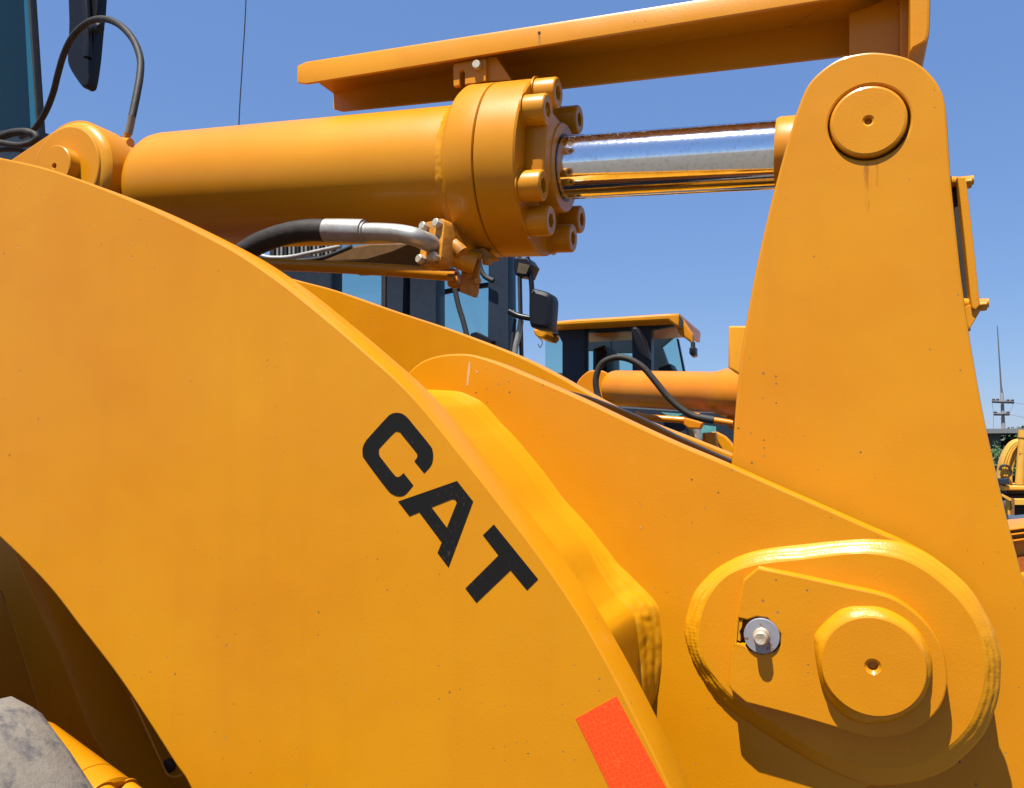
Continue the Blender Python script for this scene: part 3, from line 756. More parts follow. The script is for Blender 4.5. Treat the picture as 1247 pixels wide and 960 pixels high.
# return pipe under the barrel
pp = tube('return_pipe', [(295, 321, 1.28), (400, 325, 1.28), (480, 329.5, 1.28), (556, 335.5, 1.28)], .0105, M_cyl, Lr, n=24, smooth=False)
c6b = crop(300, 270, 6.235)
tube('thin_cable', [(x, y, 1.9) for x, y in c6b([(120, 262), (190, 275), (330, 270), (500, 235), (640, 205), (720, 188)])], .006, M_steel, Lr, n=8)
tube('thin_cable', [(x, y, 1.95) for x, y in c6b([(380, 300), (560, 280), (680, 240), (800, 190)])], .006, M_hose, Lr, n=8)
# clamp bracket hanging from the collar
c9 = crop(440, 240, 6.856)
cb_ = plate('clamp_bracket', c9([(860, 460), (880, 445), (975, 452), (985, 470), (982, 560), (972, 700), (968, 790), (955, 832), (935, 836), (820, 792), (840, 560)]), 1.27, .007, M_brown, Lr, bev=.001)
plate('clamp_foot', c9([(870, 470), (905, 440), (1020, 425), (1060, 455), (1120, 505), (1080, 520), (980, 505)]), 1.278, .02, M_brown, cb_, bev=.001)
cbm = bolt_mesh('clamp_bolt', M_brown, .0068, .012)
for (x, y, dr) in ((975, 500, (1, -.6, 0)), (1060, 540, (1, -.3, -.2)), (965, 700, (.9, -.8, 0)), (740, 675, (-1, -.2, 0)), (900, 655, (-.2, -1, 0))):
    q = c9([(x, y)])[0]; q = P(q[0], q[1], 1.268); d_ = Vector(dr).normalized(); place('clamp_bolt', cbm, aim(q - d_ * .008, d_), cb_)
tube('clamp_saddle', [(x, y, 1.285) for x, y in c9([(750, 690), (800, 700), (830, 690)])], .013, M_brown, cb_)
tube('clamp_saddle', [(x, y, 1.23) for x, y in c9([(745, 395), (800, 420), (845, 470)])], .012, M_brown, cb_)

# ------------------------------------------------------------------ own cab, mirror, antenna at upper left
YQ = 2.3
cab = plate('cab_glass', c1([(-900, -700), (95, -700), (128, 0), (170, 560), (176, 650), (-900, 650)]), YQ, .006, M_glassd, Lr, bev=0, label='dark blue-green side glass of the cab')
plate('cab_pillar', c1([(-900, -700), (40, -700), (60, 0), (92, 610), (-900, 610)]), YQ + .06, .05, M_navy, cab, bev=.002)
plate('cab_frame', c1([(98, -700), (112, -700), (140, 0), (182, 640), (176, 645), (166, 560), (130, 0)]), YQ - .004, .03, M_dark, cab, bev=.002)
plate('cab_sill', c1([(-900, 610), (178, 608), (186, 760), (-900, 900)]), YQ - .01, .2, M_navy, cab, bev=.002)
mir = plate('side_mirror', spline(c1([(318, -400), (470, -400), (456, 0), (445, 110), (430, 270), (412, 385), (395, 407), (375, 398), (322, 315), (313, 250), (320, 100)]), 4), 1.95, .035, M_black, Lr, bev=.006)
tube('mirror_knob', [(x, y, 1.935) for x, y in c1([(432, 145), (455, 130), (470, 135)])], [.006, .010, .0145] + [.0145] * 13 + [.006], M_black, mir, n=14)
tube('mirror_stem', [(x, y, 1.94) for x, y in c1([(395, -100), (408, 60), (412, 200), (410, 270)])], .012, M_black, mir, n=12)
tube('radio_antenna', [(303, -140, 2.6), (299.5, 0, 2.6), (295, 80, 2.6), (291, 150, 2.6), (288, 260, 2.6)], [.0022] * 33, M_dark, Lr, n=8)

# ------------------------------------------------------------------ front wheel, inner frame
TR = 0.88
# near tyre: solve the wheel centre so that the far rim passes the silhouette points
wx, wr = -1.508, .912    # centre and radius of the front wheel
def tyre(parent, wc, R0, y0, y1):
    W = y1 - y0; bm = bmesh.new()
    prof = [(0.06, R0 * .55), (0.0, R0 * .66), (0.0, R0 * .84), (.03, R0 * .93), (.07, R0 * .95), (W - .07, R0 * .95), (W - .03, R0 * .93), (W, R0 * .84), (W, R0 * .66), (W - .06, R0 * .55)]
    lathe(bm, Vector((wc.x, y0, wc.z)), Vector((0, 1, 0)), prof, 96)
    t = mk('tyre', bm, M_rub, parent, ang=50)
    K = 9; ya, yb = y0 - .004, y1 + .004
    for k in range(K):
        bm = bmesh.new()
        th0 = 2 * math.pi * k / K + LUG; wd = 2 * math.pi / K * .55; rows = []
        for q, f in ((0, .90), (.5, .955), (1, .985), (2, 1), (4, 1), (6, 1), (8, 1), (9, .985), (9.5, .955), (10, .90)):
            th = th0 - wd / 2 + wd * q / 10
            rows.append([bm.verts.new((wc.x + r_ * f * math.cos(th), y_, wc.z + r_ * f * math.sin(th))) for y_, r_ in ((ya, R0 * .88), (ya, R0 * .975), (ya + .025, R0 * .997), (ya + .06, R0), (yb - .06, R0), (yb - .025, R0 * .997), (yb, R0 * .975), (yb, R0 * .88))])
        for A, B in zip(rows, rows[1:]):
            for q in range(8): bm.faces.new((A[q], A[(q + 1) % 8], B[(q + 1) % 8], B[q]))
        bm.faces.new(rows[0]); bm.faces.new(rows[-1])
        mk('tread_lug', bm, M_rub, parent=t, ang=50)
    bm = bmesh.new()
    lathe(bm, Vector((wc.x, y0 + .08, wc.z)), Vector((0, 1, 0)), [(.10, 0), (.10, R0 * .2), (.06, R0 * .22), (.12, R0 * .4), (.0, R0 * .53), (-.02, R0 * .555), (.3, R0 * .56), (.3, 0)], 64)
    mk('wheel_rim', bm, M_yel, t)
    return t
LUG = .805
tyre(Lr, Vector((wx, 0, wr)), wr, .40, .84)
tyre(Lr, Vector((wx, 0, wr)), wr, 1.80, 2.24)

plate('frame_panel', [(-700, 500), (60, 540), (330, 800), (420, 1400), (-700, 1400)], 1.18, .03, M_yel, Lr, bev=.002)
plate('frame_rib', [(-60, 560), (-10, 610), (38, 720), (75, 800), (110, 890), (150, 960), (210, 1100), (120, 1100), (78, 960), (52, 880), (28, 800), (2, 720), (-40, 640)], 1.09, .09, M_yel, Lr, bev=.002)
plate('frame_panel', [(-500, 650), (0, 720), (30, 790), (60, 870), (110, 990), (150, 1100), (-500, 1100)], 1.125, .02, M_yel, Lr, bev=.002)
c3 = crop(0, 820, 5.196)
tube('brake_line', [(x, y, 1.10) for x, y in c3([(830, 150), (870, 230), (910, 320), (965, 440), (1020, 560), (1060, 640), (1110, 655), (1150, 640)])], .0015, M_under, Lr)
q = P(*c3([(1080, 580)])[0], 1.11); bm = bmesh.new(); lathe(bm, q, Vector((0, -1, 0)), [(0, 0), (0, .011), (.006, .011), (.009, .006), (.009, 0)], 20); mk('line_clip', bm, M_oil, Lr)
# lit cylinder end low at the left
a_, b_ = P(60, 925, .93), P(138, 962, .93)
YS = .92
ca = P(92, 981, YS); cbv = P(128, 985, YS)
st = lath('steering_cylinder', ca, Vector((.92, -.08, -.31)), [(-.12, 0), (-.12, .062), (.008, .062), (.009, .0605), (.010, .062), (.046, .062), (.050, .058), (.050, 0)], M_yel, Lr, 64)
bme = bolt_mesh('socket_end', M_yel, .022, .034, sock=True)
sa = Vector((.92, -.08, -.31)).normalized(); sn = Vector((0, -1, 0)); sn = (sn - sa * sn.dot(sa)).normalized(); su = sa.cross(sn); su = su if su.z > 0 else -su
for an in (18, 80, 140, -45):
    th = R(an); place('socket_end', bme, aim(ca + sa * .048 + su * math.cos(th) * .040 + sn * math.sin(th) * .040, sa), st)

# ================================================================== SECOND LOADER (tinted cab behind)
c9b = crop(280, 230, 3.1175)
Y2c = 3.6
def shift(p, dx, dy): return [(a[0] + dx, a[1] + dy) for a in p]
L2 = thing('wheel_loader', (P(500, 560, Y2c + .7).x, Y2c + .7, 0), 'wheel loader whose dark cab with blue-green glass shows just under the tilt cylinder', 'wheel loader', 'yellow wheel loaders parked in the yard')
def wr_(name, pts, Y, th, mat, par, **k): return plate(name, c9b(pts), Y, th, mat, par, **k)
# near side posts of the cab
def post(name, xs, Y, th, mat, par, y0=-60, y1=900, **k):
    xa, xb, xc, xd = xs
    return wr_(name, [(xa, y0), (xb, y0), (xd, y1), (xc, y1)], Y, th, mat, par, **k)
fr2 = post('cab_post', (985, 1052, 975, 1060), Y2c, .10, M_navy, L2)
post('cab_post', (600, 668, 585, 645), Y2c, .10, M_navy, L2)
post('cab_post', (686, 780, 680, 782), Y2c + .03, .10, M_navy, L2)
post('cab_post', (575, 592, 572, 588), Y2c - .01, .03, M_dark, L2)
post('cab_post', (1084, 1094, 1104, 1112), Y2c - .02, .03, M_dark, L2, y0=60)
post('cab_post', (-160, 385, -160, 385), Y2c + .05, .10, M_navy, L2, y0=255, y1=900)
wr_('side_window', [(378, 160), (600, 160), (600, 700), (378, 700)], Y2c + .05, .006, M_glass, L2, bev=0)
wr_('side_window', [(640, 160), (1000, 160), (1000, 900), (640, 900)], Y2c + .05, .006, M_glass, L2, bev=0)
wr_('windshield', [(1050, 60), (1085, 60), (1106, 900), (1058, 900)], Y2c + .03, .006, glass('clear_windshield', (.82, .92, .92)), L2, bev=0)
wr_('side_window', [(378, 160), (1000, 160), (1000, 900), (378, 900)], Y2c + 1.5, .006, M_glass, L2, bev=0)
wr_('roof', [(-200, -160), (900, -160), (940, -60), (940, 0), (-200, 0)], Y2c + .1, 1.0, M_yel, L2, bev=.02)
# inside: wiper, handrail, seat
tube('handrail', [(x, y, Y2c + .9) for x, y in c9b([(770, 402), (870, 380), (985, 365)])], .016, M_navy, L2, n=8, smooth=False)
tube('wiper', [(x, y, Y2c - .03) for x, y in c9b([(830, 250), (862, 420), (885, 500), (900, 560)])], .013, M_dark, L2, n=8)
tube('wiper', [(x, y, Y2c - .03) for x, y in c9b([(945, 240), (948, 290), (965, 330), (1000, 350)])], .012, M_dark, L2, n=8)
wr_('wiper_motor', [(915, 548), (935, 543), (995, 575), (985, 600), (905, 575)], Y2c - .08, .05, M_black, L2)
wr_('seat', [(560, 560), (700, 520), (790, 560), (800, 900), (560, 900)], Y2c + .6, .4, M_black, L2, bev=.03)
# louvred engine panel
lv = wr_('grille_frame', [(150, 190), (385, 190), (385, 400), (150, 400)], Y2c + .10, .05, M_dark, L2)
for i in range(15):
    x = 160 + i * 15.5
    wr_('louvre', [(x, 200), (x + 7, 200), (x + 7, 400), (x, 400)], Y2c + .085, .02, M_steel if i % 3 else M_dark, L2, bev=.001)
wr_('hood_panel', [(360, 260), (440, 222), (540, 205), (700, 205), (620, 245), (520, 275), (360, 280)], Y2c - .4, .3, plain('brown_shaded_paint', (.12, .055, .012), .6), L2, bev=.01)  # dark brown panel: its shade is put into the paint colour
# work lamp
wl = wr_('work_lamp', [(1078, 266), (1092, 260), (1130, 262), (1147, 288), (1128, 332), (1082, 326), (1076, 300)], Y2c - .1, .10, M_black, L2, bev=.006)
wr_('lamp_lens', [(1096, 280), (1138, 290), (1124, 324), (1090, 318)], Y2c - .104, .004, plain('lamp_lens', (.09, .07, .04), .3), wl, bev=0)
tube('mirror_arm', [(x, y, Y2c - .08) for x, y in c9b([(1128, 262), (1138, 300), (1146, 380), (1146, 470)])], .012, M_black, L2, n=8)
tube('mirror_arm', [(x, y, Y2c - .08) for x, y in c9b([(1060, 465), (1100, 484), (1160, 494)])], .013, M_black, L2, n=8)
mo = spline(c9b([(1140, 385), (1155, 378), (1205, 392), (1220, 410), (1222, 440), (1214, 525), (1200, 535), (1150, 528), (1134, 510), (1131, 450)]), 4)
plate('side_mirror', mo, Y2c - .13, .09, M_black, L2, bev=.02)
tube('hand_grip', [(x, y, Y2c - .05) for x, y in c9b([(1105, 500), (1098, 545), (1085, 600), (1080, 640)])], .014, M_steel, L2, n=8)
tube('hand_grip', [(x, y, Y2c - .05) for x, y in c9b([(1083, 495), (1074, 560), (1068, 620)])], .008, M_dark, L2, n=8)
wr_('hood', [(-600, 480), (700, 640), (700, 1250), (-600, 1250)], Y2c + .2, .5, M_yel, L2, bev=.03)

# ================================================================== THIRD LOADER
c4 = crop(600, 340, 3.897)
YT = 8.0
L3 = thing('wheel_loader', (P(740, 570, YT + .8).x, YT + .8, 0), 'farthest wheel loader, its yellow-roofed cab and orange-yellow cylinder showing left of the tall lever', 'wheel loader', 'yellow wheel loaders parked in the yard')
def w3(name, pts, Y, th, mat, par=L3, **k): return plate(name, c4(pts), Y, th, mat, par, **k)
roof = w3('roof', [(272, 202), (400, 190), (600, 178), (830, 163), (884, 163), (888, 180), (884, 224), (868, 224), (832, 197), (700, 204), (440, 218), (272, 228)], YT - .25, 1.2, M_yel, bev=.02)
w3('roof_visor', [(886, 166), (902, 190), (950, 262), (950, 308), (930, 294), (880, 256), (872, 230), (886, 226)], YT - .1, .08, M_yel, roof, bev=.02)
w3('roof_end', [(190, 236), (250, 232), (256, 262), (240, 282), (215, 280), (196, 262)], YT - .2, .4, M_yel, roof, bev=.02)
w3('vent', [(884, 172), (902, 196), (900, 226), (884, 222)], YT - .27, .05, M_dark, roof, bev=0)
w3('cab_post', [(322, 228), (436, 220), (436, 520), (332, 520), (330, 300), (310, 262), (250, 258), (250, 230)], YT, .12, M_navy)
w3('cab_post', [(660, 205), (752, 203), (752, 520), (664, 520)], YT, .12, M_navy)
w3('cab_rail', [(436, 220), (740, 203), (880, 203), (880, 214), (740, 240), (436, 250)], YT + .01, .12, M_navy)
w3('cab_rail', [(240, 446), (910, 436), (915, 520), (240, 520)], YT + .6, .5, M_navy, bev=.01)
w3('cab_post', [(872, 285), (880, 283), (912, 440), (902, 440)], YT + .02, .05, M_navy)
w3('cab_post', [(735, 200), (760, 206), (860, 270), (800, 320), (845, 440), (735, 440)], YT + 1.3, .1, M_navy)
w3('cab_post', [(330, 225), (430, 220), (560, 225), (560, 345), (440, 340), (440, 440), (330, 520)], YT + 1.5, .05, M_navy)
w3('cab_post', [(555, 225), (690, 215), (690, 350), (560, 352)], YT + 1.52, .05, M_navy)
w3('side_window', [(250, 250), (334, 250), (334, 500), (250, 500)], YT + .06, .006, M_glass, bev=0)
w3('side_window', [(430, 235), (664, 235), (664, 460), (430, 460)], YT + .06, .006, M_glass, bev=0)
w3('side_window', [(250, 250), (664, 230), (664, 500), (250, 500)], YT + 1.6, .006, M_glass, bev=0)
w3('windshield', [(750, 208), (868, 215), (880, 290), (905, 440), (750, 440)], YT + .06, .006, M_glass, bev=0)
w3('windshield', [(750, 208), (868, 215), (880, 290), (905, 440), (750, 440)], YT + 1.6, .006, M_glass, bev=0)
w3('seat', [(470, 330), (520, 310), (545, 345), (550, 520), (470, 520)], YT + .7, .5, M_black, bev=.05)
w3('steering_column', [(780, 420), (840, 400), (860, 440), (860, 520), (780, 520)], YT + .7, .3, M_black, bev=.03)
w3('side_mirror', [(656, 232), (672, 224), (690, 232), (720, 290), (748, 385), (725, 380), (700, 355), (680, 310)], YT - .3, .12, M_black, bev=.02)
w3('door_frame', [(436, 236), (452, 234), (452, 445), (436, 445)], YT - .01, .03, M_black, bev=.005)
wl3 = w3('work_lamp', [(932, 326), (945, 318), (962, 324), (962, 362), (945, 368), (931, 352)], YT - .2, .12, M_black, bev=.02)
tube('lamp_stem', [(x, y, YT - .15) for x, y in c4([(950, 300), (951, 325)])], .02, M_dark, wl3, smooth=False, n=8)
w3('hood', [(-300, 480), (1500, 560), (1500, 1000), (-300, 1000)], YT + .2, 1.2, M_under, bev=.05)
tube('loose_wire', [(x, y, YT - .2) for x, y in c4([(222, 280), (236, 300), (225, 325), (216, 308)])], .004, M_dark, n=6, parent=L3)

# its tilt cylinder, turned a little towards the camera
Ya, Yb = 6.6, 5.7
def c3p(px, py):
    t = (px - 731) / (899 - 731); return P(px, py, Ya + (Yb - Ya) * t)
E0, E1 = c3p(731, 472), c3p(899, 479); e = (E1 - E0).normalized(); LT = (E1 - E0).length
def te(px): return (c3p(px, 472 + (px - 731) * .0417) - E0).dot(e)
r3 = 24.0 / F * (c3p(840, 477) - CAM).dot(FW)
cy3 = lath('tilt_cylinder', E0, e, [(te(749), 0), (te(749), r3 * .85), (te(750.5), r3 * .97), (te(753), r3), (te(874), r3), (te(876), r3 * 1.03), (te(879), r3 * 1.03), (te(886), r3 * 1.16), (te(925), r3 * 1.16), (te(925), 0)], M_org, L3, 64)
bm = bmesh.new(); lathe(bm, E0 + Vector((0, -.12, 0)), Vector((0, 1, 0)), [(0, 0), (0, .085), (.01, .10), (.24, .10), (.24, 0)], 40); mk('barrel_eye', bm, M_org, cy3)
bar('barrel_neck', E0 + e * .05, E0 + e * (te(752)), .16, .17, M_org, cy3, .01)
plate('eye_plate', spline(c4([(395, 500), (440, 445), (470, 433), (510, 432), (545, 450), (562, 500), (560, 560), (540, 600), (395, 600)]), 3), Ya - .2, .05, M_org, L3, bev=.01)
tube('hydraulic_hose', [(x, y, 5.6) for x, y in c4([(520, 600), (496, 540), (490, 470), (515, 405), (560, 378), (610, 372), (665, 388), (720, 425), (775, 490), (835, 563), (900, 620), (960, 652), (1040, 668)])], .0215, M_hose, L3, n=14)
tube('hose_ferrule', [(x, y, 5.6) for x, y in c4([(985, 658), (1015, 664), (1050, 670)])], .026, M_dark, L3, n=14)
tube('steel_pipe', [(x, y, 5.6) for x, y in c4([(1040, 668), (1090, 676), (1140, 684)])], .020, M_org, L3, n=12)
tube('steel_pipe', [(x, y, 5.75) for x, y in c4([(676, 640), (720, 655), (800, 662), (912, 670)])], .022, M_org, L3, n=12)
w3('pipe_clamp', [(905, 655), (1000, 680), (985, 712), (930, 710), (905, 690)], 5.7, .06, M_org, bev=.01)
w3('pipe_clamp', [(955, 632), (985, 636), (980, 662), (955, 658)], 5.7, .06, M_org, bev=.01)
w3('pipe_clamp', [(1108, 655), (1150, 645), (1150, 715), (1118, 710), (1120, 690)], 5.7, .06, M_org, bev=.01)
tube('hydraulic_hose', [(x, y, 6.4) for x, y in c4([(930, 700), (945, 740), (955, 800)])], .03, M_hose, L3, n=10)
tube('hydraulic_hose', [(x, y, 6.4) for x, y in c4([(960, 710), (972, 740), (980, 800)])], .03, M_steel, L3, n=10)
gb3 = w3('guard_box', [(1119, 228), (1124, 222), (1260, 222), (1260, 500), (1190, 470), (1150, 440), (1117, 420)], 5.0, .35, paint('scuffed_yellow', (.62, .27, .01), True, spk=30, dirt=.35), bev=.01)
w3('boom_arm', [(994, 730), (1060, 724), (1100, 745), (1130, 775), (1200, 900), (994, 900)], 6.2, .1, M_yel, bev=.01)
w3('boom_bracket', [(1006, 732), (1056, 728), (1064, 790), (1072, 800), (1030, 800), (1012, 770)], 6.1, .08, M_under, bev=.01)
w3('body', [(600, 600), (1300, 640), (1300, 1000), (600, 1000)], 7.2, .5, M_navy, bev=.02)
w3('side_window', [(800, 632), (905, 640), (870, 655), (830, 650)], 7.15, .02, plain('teal_panel', (.10, .30, .29), .4), bev=0)
w3('side_window', [(985, 690), (1060, 700), (1060, 730), (990, 760)], 7.15, .02, bpy.data.materials['teal_panel'], bev=0)

# ================================================================== RIGHT BACKGROUND
k8 = crop(1180, 480, 4.0)
def pk8(p, Y): return P(*k8([p])[0], Y)
# utility pole with cross arms, mast and wires
YU = 55.0
pb = pk8((175, 330), YU); pt = pk8((160, -6), YU)
UPo = thing('utility_pole', (pb.x, YU, 0), 'concrete utility pole with crossarms and a thin whip mast rising behind the dark shed', 'utility pole')
bm = bmesh.new(); tube_bm(bm, [Vector((pb.x, YU, 0)), pb, pt], [.13, .11, .085], 14); mk('pole', bm, plain('weathered_concrete', (.30, .29, .28), .8), UPo)
m_ca = plain('crossarm_steel', (.11, .11, .12), .6)
for (xa, ya, xb, yb) in ((112, 36, 218, 40), (122, 98, 196, 98), (128, 176, 160, 178)):
    bm = bmesh.new(); tube_bm(bm, [pk8((xa, ya), YU - .2), pk8((xb, yb), YU - .2)], .085, 8); mk('crossarm', bm, m_ca, UPo)
for (x, y) in ((120, 30), (140, 30), (190, 33), (212, 33), (128, 92), (190, 92)):
    q = pk8((x, y), YU - .2); bm = bmesh.new(); lathe(bm, q - Vector((0, 0, .15)), Vector((0, 0, 1)), [(0, 0), (0, .06), (.08, .1), (.12, .05), (.2, .09), (.26, .04), (.26, 0)], 10); mk('insulator', bm, m_ca, UPo)
bm = bmesh.new(); tube_bm(bm, [pt, P(1219, 470, YU), P(1216.5, 430, YU), P(1214.5, 397, YU)], [.07, .05, .035, .025], 6); mk('whip_mast', bm, m_ca, UPo)
bm = bmesh.new()
for (a, b, c) in (((218, 42), (200, 90), (196, 98)), ((112, 38), (120, 110), (118, 170)), ((212, 40), (320, 60), (420, 75)), ((190, 98), (300, 120), (420, 130))):
    tube_bm(bm, curve3([pk8(a, YU - .2), pk8(b, YU - .2), pk8(c, YU - .2)], 5), .009, 5)
mk('wire', bm, m_ca, UPo)

# shed
YS_ = 48.0
sx0, sx1 = pk8((40, 0), YS_).x, pk8((180, 0), YS_).x
sh = thing('storage_shed', ((sx0 + sx1) / 2, YS_, 0), 'low dark grey shed with thin overhanging roof, left of the utility pole', 'shed')
zt = pk8((100, 192), YS_).z
box('wall', ((sx0 + sx1) / 2, YS_ + 2, zt / 2), (sx1 - sx0 - .6, 4, zt), plain('grey_shed_wall', (.13, .14, .14), .8), sh)
box('roof', ((sx0 + sx1) / 2, YS_ + 2, zt + .1), (sx1 - sx0 + 1.4, 5.6, .22), plain('shed_roof', (.17, .18, .18), .7), sh)
for i in range(5): box('window', (sx0 + 1 + i * (sx1 - sx0 - 2) / 4, YS_ - .01, zt * .6), (.7, .06, 1.0), M_navy, sh)

# trees
m_leaf = plain('leaf_green', (0.045, 0.085, 0.022), .6, col2=(.022, .05, .014), scale=2, bump=0)
m_bark = plain('bark', (.10, .075, .05), .9)
def tree(x, y, h, w_, label, seed):
    rnd = random.Random(seed)
    t = thing('broadleaf_tree', (x, y, 0), label, 'tree', 'trees along the far side of the yard')
    bm = bmesh.new(); tube_bm(bm, [Vector((x, y, 0)), Vector((x + .1, y, h * .3)), Vector((x, y, h * .6))], [h * .04, h * .03, h * .012], 8)
    for k in range(5):
        a = rnd.uniform(0, 6.28); tube_bm(bm, [Vector((x, y, h * .3)), Vector((x + math.cos(a) * w_ * .25, y + math.sin(a) * w_ * .25, h * .6))], [h * .018, h * .007], 6)
    mk('trunk', bm, m_bark, t)
    bm = bmesh.new()
    cl = [(rnd.gauss(0, w_ * .22), rnd.gauss(0, w_ * .22), h * (.45 + .5 * rnd.random() ** .8), w_ * rnd.uniform(.13, .24)) for _ in range(26)]
    for _ in range(5200):
        c = rnd.choice(cl); d = Vector((rnd.gauss(0, 1), rnd.gauss(0, 1), rnd.gauss(0, .8))).normalized() * c[3] * rnd.random() ** .4
        q = Vector((x + c[0], y + c[1], c[2])) + d; s = rnd.uniform(.06, .13)
        u = Vector((rnd.gauss(0, 1), rnd.gauss(0, 1), rnd.gauss(0, 1))).normalized(); v = u.orthogonal().normalized()
        bm.faces.new([bm.verts.new(q + u * s), bm.verts.new(q + v * s * .6), bm.verts.new(q - u * s), bm.verts.new(q - v * s * .6)])
    mk('crown', bm, m_leaf, t, recalc=False)
for i, (px, py, Y, w_, lab) in enumerate(((205, 205, 50, 3.6, 'small dark green tree just right of the utility pole'), (146, 296, 44, 3.0, 'round green bush-like tree in front of the shed wall'), (40, 300, 46, 4, 'green tree in front of the shed, behind the lever'), (300, 215, 58, 6, 'broad green tree at the right behind the excavator boom'))):
    q = pk8((px, py), Y); tree(q.x, Y, q.z, w_, lab, i + 3)

# excavator with arched boom
YE = 24.0
EX = thing('excavator', (pk8((215, 460), YE + .5).x, YE + .5, 0), 'pale yellow excavator with an arched boom showing at the right edge beyond the lever', 'excavator', 'parked excavators')
m_ex = paint('faded_yellow', (.56, .30, .04), False, rough=.5, coat=.1)
def ex(name, pts, Y, th, mat=m_ex, par=EX, **k): return plate(name, k8(pts), Y, th, mat, par, **k)
bo = [(150, 390), (160, 330), (180, 280), (205, 242), (232, 222), (262, 216), (330, 214), (420, 240), (420, 262), (330, 246), (290, 250), (258, 262), (238, 290), (222, 340), (212, 400), (208, 445), (145, 445)]
bo_ = ex('boom', spline(bo, 3), YE, .55, bev=.02)
for k, dx in enumerate((0, 14, 27)):
    tube('boom_hose', [(x + 0, y, YE - .06) for x, y in k8([(158 + dx, 400), (165 + dx, 340), (184 + dx * .9, 288), (208 + dx * .7, 252 + dx * .3), (236, 232 + dx * .6), (262, 226 + dx * .7)])], .035, m_ex, bo_, n=8)
tube('boom_hose', [(x, y, YE - .15) for x, y in k8([(150, 372), (160, 350), (190, 352), (205, 380), (195, 400)])], .03, M_hose, bo_, n=8)
cyx = lath('boom_cylinder', pk8((246, 440), YE - .2), pk8((252, 366), YE - .2) - pk8((246, 440), YE - .2), [(0, 0), (0, .10), (1.1, .10), (1.12, .12), (1.3, .12), (1.3, 0)], m_ex, EX, 24)
bm = bmesh.new(); tube_bm(bm, [pk8((252, 372), YE - .2), pk8((262, 290), YE - .2)], .055, 16); mk('cylinder_rod', bm, plain('blue_grey_rod', (.10, .20, .50), .3, .3), cyx)
ex('lamp_bar', [(246, 276), (300, 276), (300, 290), (246, 290)], YE - .3, .2)
ex('body', [(165, 447), (420, 447), (420, 466), (165, 470)], YE - .4, 2.2, bev=.03)
ex('body', [(185, 466), (420, 466), (420, 486), (185, 486)], YE - .1, 1.8, M_dark, label='dark lower frame of the excavator')
ex('counter_box', [(140, 412), (195, 410), (198, 440), (150, 442)], YE - .5, .5, M_navy, bev=.02)
ex('step', [(160, 485), (204, 508), (208, 520), (198, 520), (160, 497)], YE - .9, .3)
ex('step', [(222, 514), (420, 514), (420, 540), (222, 540)], YE - .8, 1.6, m_ex, label='yellow track frame of the excavator')
ex('post', [(188, 510), (202, 514), (202, 614), (190, 614)], YE - .8, .3)
ex('post', [(204, 508), (222, 510), (222, 630), (204, 630)], YE - .82, .3, plain('rusty_brown', (.20, .09, .03), .8), label='rusty brown post')
for (xa, xb) in ((204, 220), (250, 268)): ex('marker', [(xa, 496), (xb, 496), (xb, 506), (xa, 506)], YE - .12, .02, plain('white_marker', (.6, .6, .6), .6), bev=0)
box('crawler_track', (EX.location.x + 2.0, YE + .8, .5), (6.5, 2.4, 1.0), M_dark, EX, bev=.3)
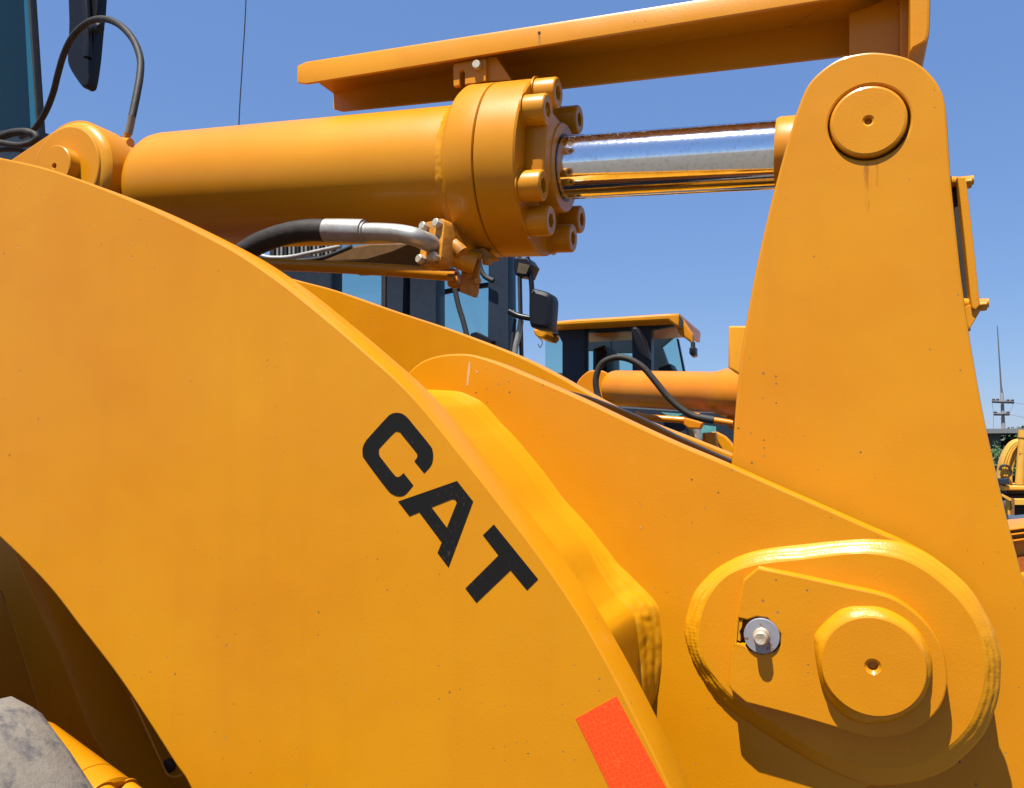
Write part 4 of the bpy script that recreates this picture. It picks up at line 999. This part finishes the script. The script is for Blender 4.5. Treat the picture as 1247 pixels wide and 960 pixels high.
# dirt heap in front
m_dirt = plain('dry_earth', (.15, .12, .09), .95, col2=(.14, .11, .08), scale=4, bump=.6)
YD = 30.0
dc = pk8((300, 600), YD); dt = pk8((250, 545), YD).z
bm = bmesh.new(); G = 60; gv = {}
for i in range(G):
    for j in range(G):
        x = (i / (G - 1) - .5) * 2; y = (j / (G - 1) - .5) * 2; rr2 = math.hypot(x, y)
        z = max(0, (1 - rr2) ) ** .7 * (dt + .15) + noise.fractal(Vector((x * 4, y * 4, 0)), 1, 2, 5) * .22 * max(0, 1 - rr2)
        gv[i, j] = bm.verts.new((dc.x + x * 4.0, YD + 1 + y * 3.0, z - .01))
for i in range(G - 1):
    for j in range(G - 1): bm.faces.new((gv[i, j], gv[i + 1, j], gv[i + 1, j + 1], gv[i, j + 1]))
dh = mk('dirt_heap', bm, m_dirt); dh['label'] = 'lumpy heap of dry earth below the excavator at the right edge'; dh['category'] = 'dirt heap'

# orange slatted machine body, nearer
YO = 6.0
OB = thing('loader_bucket', (P(1255, 680, YO).x + .4, YO + .4, 0), 'orange loader bucket with raised ribs at the right edge of the photo, under the excavator', 'loader bucket')
def ob(name, pts, Y, th, mat=M_org, **k): return plate(name, k8(pts), Y, th, mat, OB, **k)
ob('back_sheet', [(190, 652), (262, 640), (500, 620), (1800, 560), (1850, 1500), (300, 1555), (240, 900), (215, 700)], YO, .5, bev=.01)
for k, y in enumerate((658, 682, 712)):
    ob('rib', [(192 + k * 8, y), (500, y - 40), (500, y - 30), (194 + k * 8, y + 10)], YO - .06, .08, bev=.008)
ob('cutting_edge', [(235, 790), (520, 740), (1790, 640), (1800, 800), (520, 880), (250, 900)], YO - .02, .4, plain('dark_orange_steel', (.35, .09, .012), .5), bev=.01)
tube('grey_pipe', [(x, y, YO + 1) for x, y in k8([(185, 628), (230, 632), (300, 626), (420, 620)])], .06, plain('blue_grey_pipe', (.05, .07, .10), .9), OB, n=12)
ob('lower_rib', [(255, 880), (500, 830), (1780, 800), (1800, 1200), (262, 1200)], YO - .1, .5, M_yel, bev=.01)


# running gear of the two loaders behind
for L_, yy in ((L2, Y2c), (L3, YT)):
    ox = L_.location.x
    for dx in (-1.9, .9):
        t = tyre(L_, Vector((ox + dx, 0, .80)), .80, yy - .15, yy + .35)
    box('chassis', (ox - .6, yy + .7, 1.15), (4.4, .8, .55), M_yel, L_, bev=.03)
w3('tilt_lever', [(1190, 400), (1330, 400), (1420, 1250), (1215, 1250)], 5.1, .2, M_yel, bev=.01)
w3('boom_arm', [(1215, 900), (1420, 880), (1500, 1500), (1300, 1900), (1200, 1500)], 5.35, .15, M_yel, bev=.01)
